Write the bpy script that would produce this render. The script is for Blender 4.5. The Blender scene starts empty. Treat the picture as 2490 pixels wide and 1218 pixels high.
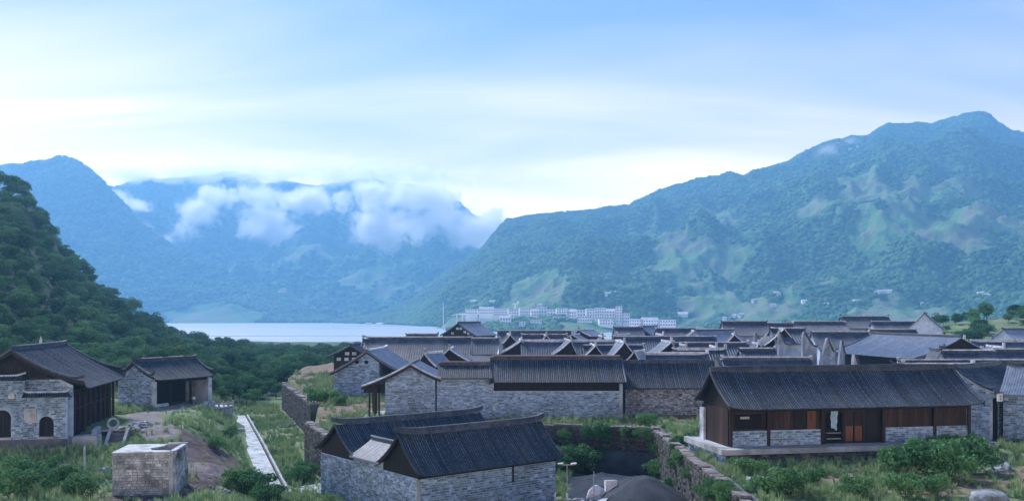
import bpy, math, random
import numpy as np
from mathutils import Vector, Matrix
R = math.radians
random.seed(7); rng = np.random.default_rng(7)
scene = bpy.context.scene
COL = scene.collection
# ------------------------------------------------------------------ camera
H, F, CX, HY = 13.0, 2156.0, 1245.0, 765.0
cam_d = bpy.data.cameras.new('camera'); cam = bpy.data.objects.new('camera', cam_d); COL.objects.link(cam)
cam.location = (0, 0, H); cam.rotation_euler = (R(90), 0, 0)
cam_d.sensor_width = 36; cam_d.lens = F / 2490 * 36
cam_d.shift_y = (HY - 609) / 2490
cam_d.clip_start = 0.5; cam_d.clip_end = 30000
scene.camera = cam
# ------------------------------------------------------------------ sky
SUN_EL, SUN_AZ = 44, -36         # azimuth measured from +Y towards +X
world = bpy.data.worlds.new('World'); scene.world = world; world.use_nodes = True
nt = world.node_tree; nt.nodes.clear()
def wn(t, **k):
    n = nt.nodes.new(t)
    for a, b in k.items(): setattr(n, a, b)
    return n
out = wn('ShaderNodeOutputWorld'); bg = wn('ShaderNodeBackground'); bg.inputs[1].default_value = 0.075
sky = wn('ShaderNodeTexSky', sky_type='NISHITA', sun_disc=False, sun_elevation=R(SUN_EL), sun_rotation=R(SUN_AZ),
         altitude=300, air_density=1.0, dust_density=0.6, ozone_density=2.5)
tc = wn('ShaderNodeTexCoord'); sep = wn('ShaderNodeSeparateXYZ'); nt.links.new(tc.outputs['Generated'], sep.inputs[0])
def math_(op, a, b=None, c=None, clamp=False):
    n = wn('ShaderNodeMath', operation=op, use_clamp=clamp)
    for i, v in enumerate((a, b, c)):
        if v is None: continue
        if isinstance(v, (int, float)): n.inputs[i].default_value = v
        else: nt.links.new(v, n.inputs[i])
    return n.outputs[0]
zc = math_('MAXIMUM', sep.outputs[2], 0.0)
den = math_('ADD', zc, 0.16)
px_ = math_('DIVIDE', sep.outputs[0], den); py_ = math_('DIVIDE', sep.outputs[1], den)
cmb = wn('ShaderNodeCombineXYZ')
nt.links.new(px_, cmb.inputs[0]); nt.links.new(py_, cmb.inputs[1])
mp = wn('ShaderNodeMapping'); mp.inputs['Rotation'].default_value = (0, 0, R(24)); mp.inputs['Scale'].default_value = (0.5, 1.5, 1)
nt.links.new(cmb.outputs[0], mp.inputs[0])
nz = wn('ShaderNodeTexNoise'); nz.inputs['Scale'].default_value = 0.9; nz.inputs['Detail'].default_value = 7; nz.inputs['Roughness'].default_value = 0.5
nz.inputs['Distortion'].default_value = 0.6
nt.links.new(mp.outputs[0], nz.inputs['Vector'])
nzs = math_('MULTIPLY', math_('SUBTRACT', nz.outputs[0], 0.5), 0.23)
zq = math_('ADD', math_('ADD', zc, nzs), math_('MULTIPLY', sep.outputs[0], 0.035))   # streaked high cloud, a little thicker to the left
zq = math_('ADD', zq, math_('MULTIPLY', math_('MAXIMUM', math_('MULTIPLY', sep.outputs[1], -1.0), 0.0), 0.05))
def ramp_(f, stops):
    q = wn('ShaderNodeValToRGB'); nt.links.new(f, q.inputs[0]); e = q.color_ramp.elements
    while len(e) < len(stops): e.new(0.5)
    for i, (p, c) in enumerate(stops): e[i].position = p; e[i].color = (*[v / 25 for v in c], 1)
    return q.outputs[0]
cl = ramp_(zq, [(0.03, (25, 20.5, 16.5)), (0.13, (20, 15, 11.5)), (0.20, (10.0, 7.9, 6.4)), (0.265, (5.6, 5.0, 4.8)), (0.335, (2.3, 2.75, 3.7)), (0.6, (1.5, 2.4, 3.7))])  # horizon stops set overbright as added fill for walls and haze
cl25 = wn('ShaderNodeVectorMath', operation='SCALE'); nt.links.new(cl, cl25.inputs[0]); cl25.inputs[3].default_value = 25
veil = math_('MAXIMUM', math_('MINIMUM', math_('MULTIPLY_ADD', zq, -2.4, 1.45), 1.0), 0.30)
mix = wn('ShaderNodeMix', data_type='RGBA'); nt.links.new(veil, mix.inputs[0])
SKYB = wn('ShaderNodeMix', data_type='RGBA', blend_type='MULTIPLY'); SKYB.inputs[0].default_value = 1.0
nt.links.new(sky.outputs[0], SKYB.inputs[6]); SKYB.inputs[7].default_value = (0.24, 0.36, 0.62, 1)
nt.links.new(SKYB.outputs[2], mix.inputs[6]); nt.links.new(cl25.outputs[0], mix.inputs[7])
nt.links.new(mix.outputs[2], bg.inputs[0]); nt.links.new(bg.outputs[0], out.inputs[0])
# ------------------------------------------------------------------ sun behind thin cloud
sd = bpy.data.lights.new('sun', 'SUN'); sd.energy = 2.4; sd.angle = R(12); sd.color = (1.0, 0.96, 0.92)
sun = bpy.data.objects.new('sun', sd); COL.objects.link(sun)
a, e = R(SUN_AZ), R(SUN_EL)
to_sun = Vector((math.sin(a) * math.cos(e), math.cos(a) * math.cos(e), math.sin(e)))
sun.rotation_euler = to_sun.to_track_quat('Z', 'Y').to_euler(); sun.location = (0, 0, 60)
# ------------------------------------------------------------------ exposure
scene.view_settings.view_transform = 'Standard'; scene.view_settings.look = 'None'
scene.view_settings.exposure = 1.5; scene.view_settings.gamma = 1.0; scene.view_settings.use_curve_mapping = False
cy = scene.cycles
cy.max_bounces = 10; cy.diffuse_bounces = 3; cy.glossy_bounces = 3; cy.transmission_bounces = 2; cy.volume_bounces = 8
cy.use_denoising = True; cy.volume_step_rate = 0.5; cy.volume_max_steps = 160
HAZE = 0.00022; HAZE_COL = (0.23, 0.55, 0.97)
# ------------------------------------------------------------------ tagging
def tag(o, label=None, cat=None, group=None, kind=None):
    if label: o['label'] = label
    if cat: o['category'] = cat
    if group: o['group'] = group
    if kind: o['kind'] = kind
    return o
def link(o, parent=None):
    COL.objects.link(o)
    if parent is not None: o.parent = parent
    return o
def empty(name, loc, rz=0, label=None, cat=None, group=None):
    o = bpy.data.objects.new(name, None); o.empty_display_size = 0.3
    o.location = loc; o.rotation_euler = (0, 0, rz)
    link(o); return tag(o, label, cat, group)
class MB:
    """collects faces for one mesh"""
    def __init__(s): s.v = []; s.f = []
    def quad(s, a, b, c, d): i = len(s.v); s.v += [a, b, c, d]; s.f.append((i, i+1, i+2, i+3))
    def poly(s, pts): i = len(s.v); s.v += list(pts); s.f.append(tuple(range(i, i+len(pts))))
    def box(s, x0, x1, y0, y1, z0, z1, j=0.0):
        i = len(s.v)
        P = [(x0,y0,z0),(x1,y0,z0),(x1,y1,z0),(x0,y1,z0),(x0,y0,z1),(x1,y0,z1),(x1,y1,z1),(x0,y1,z1)]
        if j: P = [tuple(c + random.uniform(-j, j) for c in p) for p in P]
        s.v += P
        s.f += [(i,i+3,i+2,i+1),(i+4,i+5,i+6,i+7),(i,i+1,i+5,i+4),(i+1,i+2,i+6,i+5),(i+2,i+3,i+7,i+6),(i+3,i,i+4,i+7)]
    def tube(s, pts, r, n=6, cap=True, r2=None):
        pts = [Vector(p) for p in pts]; base = len(s.v); m = len(pts)
        for k, p in enumerate(pts):
            t = (pts[min(k+1, m-1)] - pts[max(k-1, 0)]).normalized()
            a = t.cross(Vector((0, 0, 1)))
            if a.length < 1e-3: a = t.cross(Vector((1, 0, 0)))
            a.normalize(); b = t.cross(a)
            rr = r if r2 is None else r + (r2 - r) * k / (m - 1)
            for q in range(n):
                w = 2 * math.pi * q / n
                s.v.append(tuple(p + a * (rr * math.cos(w)) + b * (rr * math.sin(w))))
        for k in range(m - 1):
            for q in range(n):
                i = base + k*n + q; j = base + k*n + (q+1) % n
                s.f.append((i, j, j+n, i+n))
        if cap:
            s.f.append(tuple(base + q for q in range(n))[::-1]); s.f.append(tuple(base + (m-1)*n + q for q in range(n)))
    def grid(s, P):
        """P: list of rows of points"""
        base = len(s.v); nr = len(P); nc = len(P[0])
        for r in P: s.v += [tuple(p) for p in r]
        for i in range(nr - 1):
            for j in range(nc - 1):
                a = base + i*nc + j; s.f.append((a, a+1, a+nc+1, a+nc))
    def prism(s, poly, d):
        """closed prism: list of 3D points pushed by vector d"""
        n = len(poly); i = len(s.v); d = Vector(d)
        s.v += [tuple(p) for p in poly] + [tuple(Vector(p) + d) for p in poly]
        s.f.append(tuple(range(i, i+n))[::-1]); s.f.append(tuple(range(i+n, i+2*n)))
        for k in range(n): s.f.append((i+k, i+(k+1) % n, i+n+(k+1) % n, i+n+k))
    def mesh(s, name, m=None, smooth=False):
        me = bpy.data.meshes.new(name); me.from_pydata(s.v, [], s.f)
        if m: me.materials.append(m)
        if smooth: me.polygons.foreach_set('use_smooth', [True] * len(me.polygons))
        me.update(); return me
    def build(s, name, m=None, parent=None, smooth=False, loc=None, kind=None):
        o = bpy.data.objects.new(name, s.mesh(name, m, smooth)); link(o, parent)
        if loc: o.location = loc
        if kind: o['kind'] = kind
        return o
def fast_mesh(name, V, Fq, m=None, smooth=True):
    """numpy verts (n,3) and quads (m,4) or tris"""
    me = bpy.data.meshes.new(name); n = len(V); k = Fq.shape[1]; mf = len(Fq)
    me.vertices.add(n); me.vertices.foreach_set('co', np.asarray(V, np.float32).ravel())
    me.loops.add(mf * k); me.loops.foreach_set('vertex_index', np.asarray(Fq, np.int32).ravel())
    me.polygons.add(mf); me.polygons.foreach_set('loop_start', np.arange(0, mf * k, k, dtype=np.int32))
    me.polygons.foreach_set('use_smooth', np.full(mf, smooth))
    me.update(calc_edges=True)
    if m: me.materials.append(m)
    return me
def grid_faces(nr, nc):
    a = (np.arange(nr-1)[:, None] * nc + np.arange(nc-1)[None, :]).ravel()
    return np.stack([a, a+1, a+nc+1, a+nc], 1)
# ------------------------------------------------------------------ noise in numpy
_T = rng.random((256, 256))
def vnoise(x, y):
    x = np.asarray(x, float); y = np.asarray(y, float)
    xi = np.floor(x).astype(int); yi = np.floor(y).astype(int); fx = x - xi; fy = y - yi
    fx = fx*fx*fx*(fx*(fx*6-15)+10); fy = fy*fy*fy*(fy*(fy*6-15)+10)
    a = _T[xi & 255, yi & 255]; b = _T[(xi+1) & 255, yi & 255]; c = _T[xi & 255, (yi+1) & 255]; d = _T[(xi+1) & 255, (yi+1) & 255]
    return (a*(1-fx)+b*fx)*(1-fy) + (c*(1-fx)+d*fx)*fy
def fbm(x, y, o=4, g=0.5, ridged=False):
    s = 0; amp = 1; tot = 0
    for k in range(o):
        n = vnoise(x * 2**k + 17.3*k, y * 2**k + 5.1*k)
        if ridged: n = 1 - np.abs(2*n - 1)
        s = s + n * amp; tot += amp; amp *= g
    return s / tot
def sstep(t): t = np.clip(t, 0, 1); return t*t*(3-2*t)
# ------------------------------------------------------------------ materials
class NT:
    def __init__(s, m): s.m = m; m.use_nodes = True; s.t = m.node_tree; s.b = s.t.nodes['Principled BSDF']
    def n(s, ty, **k):
        q = s.t.nodes.new(ty)
        for a, b in k.items(): setattr(q, a, b)
        return q
    def l(s, a, b): s.t.links.new(a, b)
    def noise(s, scale, detail=4, rough=0.55, vec=None, dist=0):
        q = s.n('ShaderNodeTexNoise'); q.inputs['Scale'].default_value = scale; q.inputs['Detail'].default_value = detail
        q.inputs['Roughness'].default_value = rough; q.inputs['Distortion'].default_value = dist
        if vec is not None: s.l(vec, q.inputs['Vector'])
        return q.outputs[0]
    def ramp(s, f, stops):
        q = s.n('ShaderNodeValToRGB'); s.l(f, q.inputs[0]); e = q.color_ramp.elements
        while len(e) < len(stops): e.new(0.5)
        for i, (p, c) in enumerate(stops):
            e[i].position = p; e[i].color = (*c, 1) if len(c) == 3 else c
        return q.outputs[0]
    def mix(s, f, a, b, mode='MIX'):
        q = s.n('ShaderNodeMix', data_type='RGBA', blend_type=mode)
        for v, i in ((f, 0), (a, 6), (b, 7)):
            if isinstance(v, (int, float)): q.inputs[i].default_value = v
            elif isinstance(v, tuple): q.inputs[i].default_value = (*v, 1)
            else: s.l(v, q.inputs[i])
        return q.outputs[2]
    def math(s, op, a, b=0.0, clamp=False):
        q = s.n('ShaderNodeMath', operation=op, use_clamp=clamp)
        for i, v in enumerate((a, b)):
            if isinstance(v, (int, float)): q.inputs[i].default_value = v
            else: s.l(v, q.inputs[i])
        return q.outputs[0]
    def coord(s, w='Object'):
        if w == 'World': return s.n('ShaderNodeNewGeometry').outputs['Position']
        return s.n('ShaderNodeTexCoord').outputs[w]
    def scaled(s, vec, sc):
        q = s.n('ShaderNodeMapping'); q.inputs['Scale'].default_value = sc; s.l(vec, q.inputs[0]); return q.outputs[0]
    def attr(s, name): q = s.n('ShaderNodeAttribute'); q.attribute_name = name; return q.outputs['Fac']
    def bump(s, h, strength=0.5, dist=0.02):
        q = s.n('ShaderNodeBump'); q.inputs['Strength'].default_value = strength; q.inputs['Distance'].default_value = dist
        s.l(h, q.inputs['Height']); s.l(q.outputs[0], s.b.inputs['Normal'])
    def rnd(s):
        a = s.n('ShaderNodeObjectInfo').outputs['Random']; b = s.n('ShaderNodeNewGeometry').outputs['Random Per Island']
        return s.math('FRACT', s.math('ADD', a, b))
def mat(name, c1, c2, scale=2.0, rough=0.85, var=0.25, bump=0.4, bdist=0.02, dirt=None, dirt_scale=0.35, dirt_amt=0.5,
        coord='World', stretch=None, spec=0.3, lo=0.35, hi=0.65):
    m = bpy.data.materials.new(name); T = NT(m); v = T.coord(coord)
    if stretch: v = T.scaled(v, stretch)
    f = T.noise(scale, 6, 0.6, v)
    c = T.ramp(f, [(lo, c1), (hi, c2)])
    if dirt:
        d = T.noise(dirt_scale, 5, 0.6, T.coord('World'), 0.4)
        c = T.mix(T.math('MULTIPLY', T.ramp(d, [(0.45, (0,0,0)), (0.68, (1,1,1))]), dirt_amt), c, dirt)
    if var:
        r = T.rnd(); g = T.math('ADD', T.math('MULTIPLY', r, 2*var), 1 - var)
        q = T.n('ShaderNodeCombineColor'); [T.l(g, q.inputs[i]) for i in range(3)]
        c = T.mix(1.0, c, q.outputs[0], 'MULTIPLY')
    T.l(c, T.b.inputs['Base Color']); T.b.inputs['Roughness'].default_value = rough
    T.b.inputs['Specular IOR Level'].default_value = spec
    if bump: T.bump(T.noise(scale * 6, 4, 0.6, v), bump, bdist)
    return m
M = {}
M['tile'] = mat('roof_tile', (0.012, 0.023, 0.046), (0.075, 0.11, 0.18), 7.0, 0.65, 0.45, 0.8, 0.02, lo=0.44, hi=0.60, dirt=(0.10, 0.13, 0.15), dirt_scale=0.3, dirt_amt=0.6, spec=0.25)  # bright speckle in the colour paints lit edges of cover tiles
M['tile_under'] = mat('roof_deck_tile', (0.006, 0.010, 0.020), (0.014, 0.021, 0.036), 3.0, 0.7, 0.0, 0.5, 0.01, spec=0.4)  # near-black colour paints in the shade of channels between tile rows
M['tile_far'] = mat('weathered_roof_tile', (0.013, 0.023, 0.050), (0.034, 0.052, 0.100), 1.2, 0.50, 0.25, 0.6, 0.03, dirt=(0.13, 0.16, 0.20), dirt_scale=0.3, dirt_amt=0.4, spec=0.5)
M['tile_pale'] = mat('pale_lit_roof_tile', (0.13, 0.175, 0.26), (0.23, 0.285, 0.39), 1.6, 0.45, 0.2, 0.5, 0.02, dirt=(0.10, 0.13, 0.19), dirt_scale=0.5, dirt_amt=0.45, spec=0.5)  # pale tone paints in light on side-facing slopes; also newer tiles
M['ridge'] = mat('ridge_tile', (0.022, 0.032, 0.055), (0.06, 0.08, 0.12), 4.0, 0.6, 0.2, 0.6, 0.02, dirt=(0.16, 0.19, 0.24), dirt_scale=0.8, dirt_amt=0.4)
M['ridge_red'] = mat('ridge_with_red_earth', (0.30, 0.18, 0.18), (0.20, 0.18, 0.22), 2.0, 0.8, 0.1, 0.6, 0.02)
M['ridge_pale'] = mat('lime_washed_ridge', (0.40, 0.46, 0.56), (0.72, 0.76, 0.84), 3.0, 0.7, 0.15, 0.5, 0.02, dirt=(0.08, 0.11, 0.17), dirt_scale=1.5, dirt_amt=0.7)
M['mortar'] = mat('pale_mortar', (0.37, 0.49, 0.66), (0.50, 0.62, 0.78), 1.5, 0.9, 0.0, 0.6, 0.03, dirt=(0.12, 0.16, 0.20), dirt_scale=0.3, dirt_amt=0.55)
M['stone'] = mat('grey_wall_stone', (0.15, 0.235, 0.36), (0.33, 0.45, 0.62), 3.5, 0.85, 0.5, 0.7, 0.02, dirt=(0.09, 0.12, 0.15), dirt_scale=0.25, dirt_amt=0.5)
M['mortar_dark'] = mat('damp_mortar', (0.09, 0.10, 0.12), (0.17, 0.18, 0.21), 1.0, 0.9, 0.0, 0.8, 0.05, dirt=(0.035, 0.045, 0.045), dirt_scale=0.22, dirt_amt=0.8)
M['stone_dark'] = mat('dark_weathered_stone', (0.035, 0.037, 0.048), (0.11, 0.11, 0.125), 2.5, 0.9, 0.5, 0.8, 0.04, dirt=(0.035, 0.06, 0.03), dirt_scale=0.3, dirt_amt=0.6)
M['rubble'] = mat('rubble_stone', (0.24, 0.26, 0.31), (0.48, 0.49, 0.53), 3.5, 0.9, 0.45, 0.7, 0.03, dirt=(0.16, 0.12, 0.11), dirt_scale=0.3, dirt_amt=0.5)
M['lime'] = mat('lime_plaster', (0.38, 0.43, 0.52), (0.60, 0.64, 0.72), 0.9, 0.85, 0.1, 0.5, 0.03, dirt=(0.10, 0.14, 0.19), dirt_scale=0.5, dirt_amt=0.85, stretch=(1, 1, 0.35))
M['white'] = mat('white_paint', (0.66, 0.68, 0.73), (0.8, 0.8, 0.82), 1.5, 0.6, 0.05, 0.2, 0.01)
M['concrete'] = mat('concrete', (0.32, 0.35, 0.40), (0.46, 0.49, 0.54), 0.9, 0.85, 0.12, 0.5, 0.02, dirt=(0.12, 0.14, 0.15), dirt_scale=0.4, dirt_amt=0.7)
M['concrete_pale'] = mat('pale_concrete', (0.36, 0.39, 0.44), (0.54, 0.57, 0.62), 1.6, 0.85, 0.12, 0.5, 0.02, dirt=(0.13, 0.16, 0.14), dirt_scale=0.9, dirt_amt=0.9)
M['kiln'] = mat('stained_blockwork', (0.22, 0.24, 0.27), (0.58, 0.60, 0.64), 1.3, 0.9, 0.25, 0.7, 0.03, dirt=(0.04, 0.05, 0.055), dirt_scale=0.38, dirt_amt=0.9, stretch=(1, 1, 0.5))
M['brick_red'] = mat('red_brick', (0.16, 0.06, 0.05), (0.26, 0.11, 0.09), 3.0, 0.9, 0.3, 0.6, 0.02)
M['wood'] = mat('dark_timber', (0.016, 0.012, 0.013), (0.038, 0.024, 0.023), 4.0, 0.7, 0.35, 0.5, 0.01, stretch=(1, 1, 0.15))
M['wood_black'] = mat('blackened_timber', (0.008, 0.008, 0.010), (0.020, 0.017, 0.018), 4.0, 0.75, 0.2, 0.4, 0.01, stretch=(1, 1, 0.15))
M['wood_brown'] = mat('brown_planks', (0.026, 0.014, 0.013), (0.058, 0.030, 0.026), 5.0, 0.7, 0.45, 0.5, 0.01, stretch=(1, 1, 0.12))
M['wood_orange'] = mat('orange_new_planks', (0.10, 0.040, 0.024), (0.16, 0.068, 0.038), 5.0, 0.65, 0.25, 0.4, 0.01, stretch=(1, 1, 0.12))
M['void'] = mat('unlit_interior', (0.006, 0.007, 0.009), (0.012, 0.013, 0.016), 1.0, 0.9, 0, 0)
M['cloth'] = mat('pale_blue_cloth', (0.25, 0.42, 0.60), (0.42, 0.58, 0.74), 4.0, 0.9, 0, 0.3)
M['steel'] = mat('galvanised_steel', (0.30, 0.32, 0.36), (0.42, 0.44, 0.48), 6.0, 0.5, 0, 0.1)
M['rock'] = mat('grey_boulder', (0.12, 0.15, 0.19), (0.40, 0.44, 0.50), 1.6, 0.9, 0.2, 0.9, 0.06, dirt=(0.05, 0.07, 0.07), dirt_scale=0.9, dirt_amt=0.6)
M['gravel'] = mat('dark_gravel', (0.014, 0.022, 0.036), (0.036, 0.050, 0.075), 5.0, 0.9, 0.2, 1.0, 0.06, dirt=(0.10, 0.12, 0.15), dirt_scale=0.25, dirt_amt=0.6)
M['net'] = mat('dark_shade_net', (0.020, 0.030, 0.045), (0.045, 0.060, 0.085), 1.0, 0.8, 0, 0.6, 0.05)
M['sheet'] = mat('crumpled_white_sheet', (0.50, 0.54, 0.62), (0.75, 0.77, 0.82), 2.0, 0.5, 0.1, 0.8, 0.05)
M['bark'] = mat('bark', (0.05, 0.04, 0.03), (0.11, 0.09, 0.07), 6, 0.9, 0.2, 0.8, 0.02)
def foliage(name, dark, light, var=0.5, yellow=None, nscale=0.05):
    m = bpy.data.materials.new(name); T = NT(m)
    isl = T.n('ShaderNodeNewGeometry').outputs['Random Per Island']; ob = T.n('ShaderNodeObjectInfo').outputs['Random']
    big = T.noise(nscale, 3, 0.6, T.coord('World'))
    f = T.math('ADD', T.math('MULTIPLY', isl, 0.35), T.math('MULTIPLY', ob, 0.35)); f = T.math('ADD', f, T.math('MULTIPLY', T.math('SUBTRACT', big, 0.35), 1.0))
    c = T.ramp(f, [(0.15, dark), (0.85, light)] + ([(1.0, yellow)] if yellow else []))
    T.l(c, T.b.inputs['Base Color']); T.b.inputs['Roughness'].default_value = 0.8; T.b.inputs['Specular IOR Level'].default_value = 0.12
    tr = T.n('ShaderNodeBsdfTranslucent'); T.l(c, tr.inputs[0]); ms = T.n('ShaderNodeMixShader'); ms.inputs[0].default_value = 0.25
    o = T.t.nodes['Material Output']; T.l(T.b.outputs[0], ms.inputs[1]); T.l(tr.outputs[0], ms.inputs[2]); T.l(ms.outputs[0], o.inputs[0])
    return m
M['leaf'] = foliage('hill_foliage', (0.018, 0.075, 0.050), (0.12, 0.26, 0.11), yellow=(0.16, 0.25, 0.08), nscale=0.03)
M['leaf_light'] = foliage('shrub_foliage', (0.035, 0.12, 0.06), (0.14, 0.30, 0.12), nscale=0.15)
M['leaf_far'] = foliage('far_foliage', (0.010, 0.065, 0.040), (0.12, 0.27, 0.10), nscale=0.005)
M['grass'] = foliage('grass_blades', (0.11, 0.24, 0.12), (0.36, 0.45, 0.24), yellow=(0.58, 0.50, 0.38), nscale=0.16)
def ground_mat():
    m = bpy.data.materials.new('village_ground'); T = NT(m); P = T.coord('World')
    g = T.ramp(T.noise(0.22, 8, 0.68, P), [(0.30, (0.06, 0.14, 0.07)), (0.48, (0.15, 0.23, 0.11)), (0.64, (0.34, 0.32, 0.22))])
    fine = T.noise(2.2, 6, 0.7, P)
    g = T.mix(T.math('MULTIPLY', fine, 0.6), g, (0.08, 0.13, 0.08), 'MIX')
    soil = T.ramp(T.noise(0.9, 7, 0.7, P, 0.5), [(0.3, (0.045, 0.032, 0.035)), (0.5, (0.10, 0.075, 0.078)), (0.75, (0.22, 0.19, 0.21))])
    path = T.ramp(T.noise(1.2, 6, 0.65, P), [(0.3, (0.13, 0.12, 0.12)), (0.7, (0.30, 0.28, 0.29))])
    asp = T.ramp(T.noise(1.0, 7, 0.7, P), [(0.3, (0.022, 0.032, 0.048)), (0.7, (0.055, 0.07, 0.10))])
    dry = T.ramp(T.noise(1.1, 7, 0.7, P), [(0.3, (0.12, 0.085, 0.065)), (0.7, (0.32, 0.24, 0.20))])
    g = T.mix(T.attr('wood'), g, (0.018, 0.05, 0.03))
    brk = T.math('MULTIPLY', T.math('SUBTRACT', T.noise(0.7, 6, 0.7, P), 0.5), 1.4)
    for nm, c in (('dry', dry), ('soil', soil), ('path', path), ('asphalt', asp)):
        k = T.math('MULTIPLY', T.math('SUBTRACT', T.math('ADD', T.attr(nm), brk), 0.35), 3.0, clamp=True)
        g = T.mix(k, g, c)
    T.l(g, T.b.inputs['Base Color']); T.b.inputs['Roughness'].default_value = 0.95; T.b.inputs['Specular IOR Level'].default_value = 0.15
    T.bump(T.math('ADD', fine, T.noise(7, 4, 0.6, P)), 0.9, 0.12)
    return m
M['ground'] = ground_mat()
def mountain_mat(name, s=1.0):
    m = bpy.data.materials.new(name); T = NT(m); P = T.coord('World')
    n1 = T.noise(0.010*s, 9, 0.68, P, 0.3); n2 = T.noise(0.045*s, 7, 0.7, P)
    fo = T.ramp(n2, [(0.30, (0.012, 0.06, 0.036)), (0.50, (0.05, 0.14, 0.06)), (0.70, (0.13, 0.26, 0.11))])
    fi = T.ramp(n1, [(0.30, (0.06, 0.16, 0.07)), (0.47, (0.13, 0.25, 0.10)), (0.555, (0.21, 0.20, 0.15)), (0.61, (0.12, 0.24, 0.10)), (0.75, (0.20, 0.31, 0.13))])
    k = T.math('MULTIPLY', T.math('SUBTRACT', T.math('ADD', T.attr('field'), T.math('MULTIPLY', T.math('SUBTRACT', n2, 0.5), 1.0)), 0.4), 4.0, clamp=True)
    c = T.mix(k, fo, fi)
    T.l(c, T.b.inputs['Base Color']); T.b.inputs['Roughness'].default_value = 0.9; T.b.inputs['Specular IOR Level'].default_value = 0.1
    T.bump(n2, 1.0, 6.0)
    return m
M['mountain'] = mountain_mat('forested_mountain'); M['mountain_far'] = mountain_mat('distant_mountain', 0.6)
def water_mat():
    m = bpy.data.materials.new('lake_water'); T = NT(m); P = T.coord('World')
    T.b.inputs['Base Color'].default_value = (0.40, 0.45, 0.46, 1); T.b.inputs['IOR'].default_value = 1.33  # pale base colour stands in for the white sky's reflection
    st = T.noise(1.0, 4, 0.55, T.scaled(P, (0.0012, 0.008, 1)))
    r = T.ramp(st, [(0.34, (0.18, 0.18, 0.18)), (0.42, (0.38, 0.38, 0.38))]); T.l(r, T.b.inputs['Roughness'])
    w = T.noise(1.0, 6, 0.65, T.scaled(P, (0.10, 0.45, 1))); T.bump(w, 0.8, 0.8)
    return m
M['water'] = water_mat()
# ------------------------------------------------------------------ terrain
TERR = np.array([(-43, 166), (-28.5, 126), (-24.3, 104), (-19.6, 93.5), (-6.5, 106.2), (15.7, 100), (15.9, 67), (16.6, 20), (420, 20), (420, 330), (-24, 330), (-34, 235), (-46, 190)], float)
def sdist(x, y, P=TERR):
    """signed distance to polygon, positive inside"""
    x = np.asarray(x, float); y = np.asarray(y, float); d = np.full(np.broadcast(x, y).shape, 1e9); ins = np.zeros(d.shape, bool)
    n = len(P)
    for i in range(n):
        x1, y1 = P[i]; x2, y2 = P[(i+1) % n]; ex, ey = x2-x1, y2-y1
        t = np.clip(((x-x1)*ex + (y-y1)*ey) / (ex*ex+ey*ey), 0, 1)
        d = np.minimum(d, np.hypot(x-x1-t*ex, y-y1-t*ey))
        c = ((y1 > y) != (y2 > y)) & (x < (x2-x1)*(y-y1)/((y2-y1) if y2 != y1 else 1e-9) + x1)
        ins ^= c
    return np.where(ins, d, -d)
def seg_d(x, y, pts):
    d = np.full(np.broadcast(x, y).shape, 1e9)
    for (x1, y1), (x2, y2) in zip(pts[:-1], pts[1:]):
        ex, ey = x2-x1, y2-y1; t = np.clip(((x-x1)*ex + (y-y1)*ey) / (ex*ex+ey*ey), 0, 1)
        d = np.minimum(d, np.hypot(x-x1-t*ex, y-y1-t*ey))
    return d
HILL_U = [-2600, -800, 0, 60, 100, 140, 200, 230, 290, 350, 400, 460, 560, 700]
HILL_Z = [150, 130, 84, 78, 64, 53, 43, 35, 25, 17, 11, 5, 2, 0]
def lower(x, y):
    ch = x + 45 - (146.7 - y) * 0.3636            # across the concrete channel line
    z = -2.4 - 2.1 * sstep((ch + 9) / 12)
    z = z + (1.1 * sstep((y - 84) / 8) + 1.3 * sstep((y - 97) / 8)) * sstep((-30 - x) / 10) * sstep((260 - y) / 60) * (1 - sstep((ch + 9) / 12))
    z = z + (z * 0 - 12.5 - z) * sstep((y - 170) / 420)
    u = CX + F * x / np.maximum(y, 1)
    hz = np.interp(u, HILL_U, HILL_Z); y0 = np.interp(u, [-800, 0, 450], [110, 150, 230])
    s = np.clip((y - y0) / (440 - y0), 0, 1)
    hill = hz * (0.30 * sstep(s * 1.6) + 0.70 * s**1.7) * (1 - 0.5 * sstep((y - 470) / 300))
    hill = hill * (0.9 + 0.22 * fbm(x/30, y/30, 3))
    return z + hill
def G(x, y):
    x = np.asarray(x, float); y = np.asarray(y, float)
    zl = lower(x, y)
    up = 0.024 * np.maximum(y - 120, 0)
    up = up - (up + 17) * sstep((y - 330) / 260)
    up = up + 9 * sstep((x - 105) / 70) * sstep((y - 230) / 90) * (1 - sstep((y - 450) / 250))
    # in front of the platform house the ground drops a little towards the camera
    up = up - 0.5 * sstep((74 - y) / 14) * sstep((x - 17) / 4)
    d = sdist(x, y)
    k = sstep((d - 0.45) / 0.6)
    far = sstep((y - 200) / 60) * 1.0
    k = np.where(far > 0, sstep((d + 25*far) / (0.6 + 50*far)), k)
    z = zl * (1-k) + up * k
    n = (fbm(x/6.0, y/6.0, 4) - 0.5)
    flat = sstep((seg_d(x, y, [(24, 84), (44, 89)]) - 7) / 5)
    return z + n * 0.8 * flat
def gz(x, y): return float(G(np.array([x]), np.array([y]))[0])
def at(px, py, z):
    """point on the plane z that the photograph shows at px, py"""
    Y = F * (H - z) / (py - HY); return ((px - CX) * Y / F, Y, z)
def xat(px, Y): return (px - CX) * Y / F
def zat(py, Y): return H - (py - HY) * Y / F
def axis(a, b, fine0, fine1, fs, grow=1.12):
    r = list(np.arange(fine0, fine1, fs)); s = fs; x = r[-1]
    while x < b: s = min(s*grow, 14); x += s; r.append(x)
    s = fs; x = r[0]; l = []
    while x > a: s = min(s*grow, 14); x -= s; l.append(x)
    return np.array(l[::-1] + r)
gx_ = axis(-900, 900, -62, 60, 0.5); gy_ = axis(-60, 820, 62, 180, 0.5)
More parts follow.
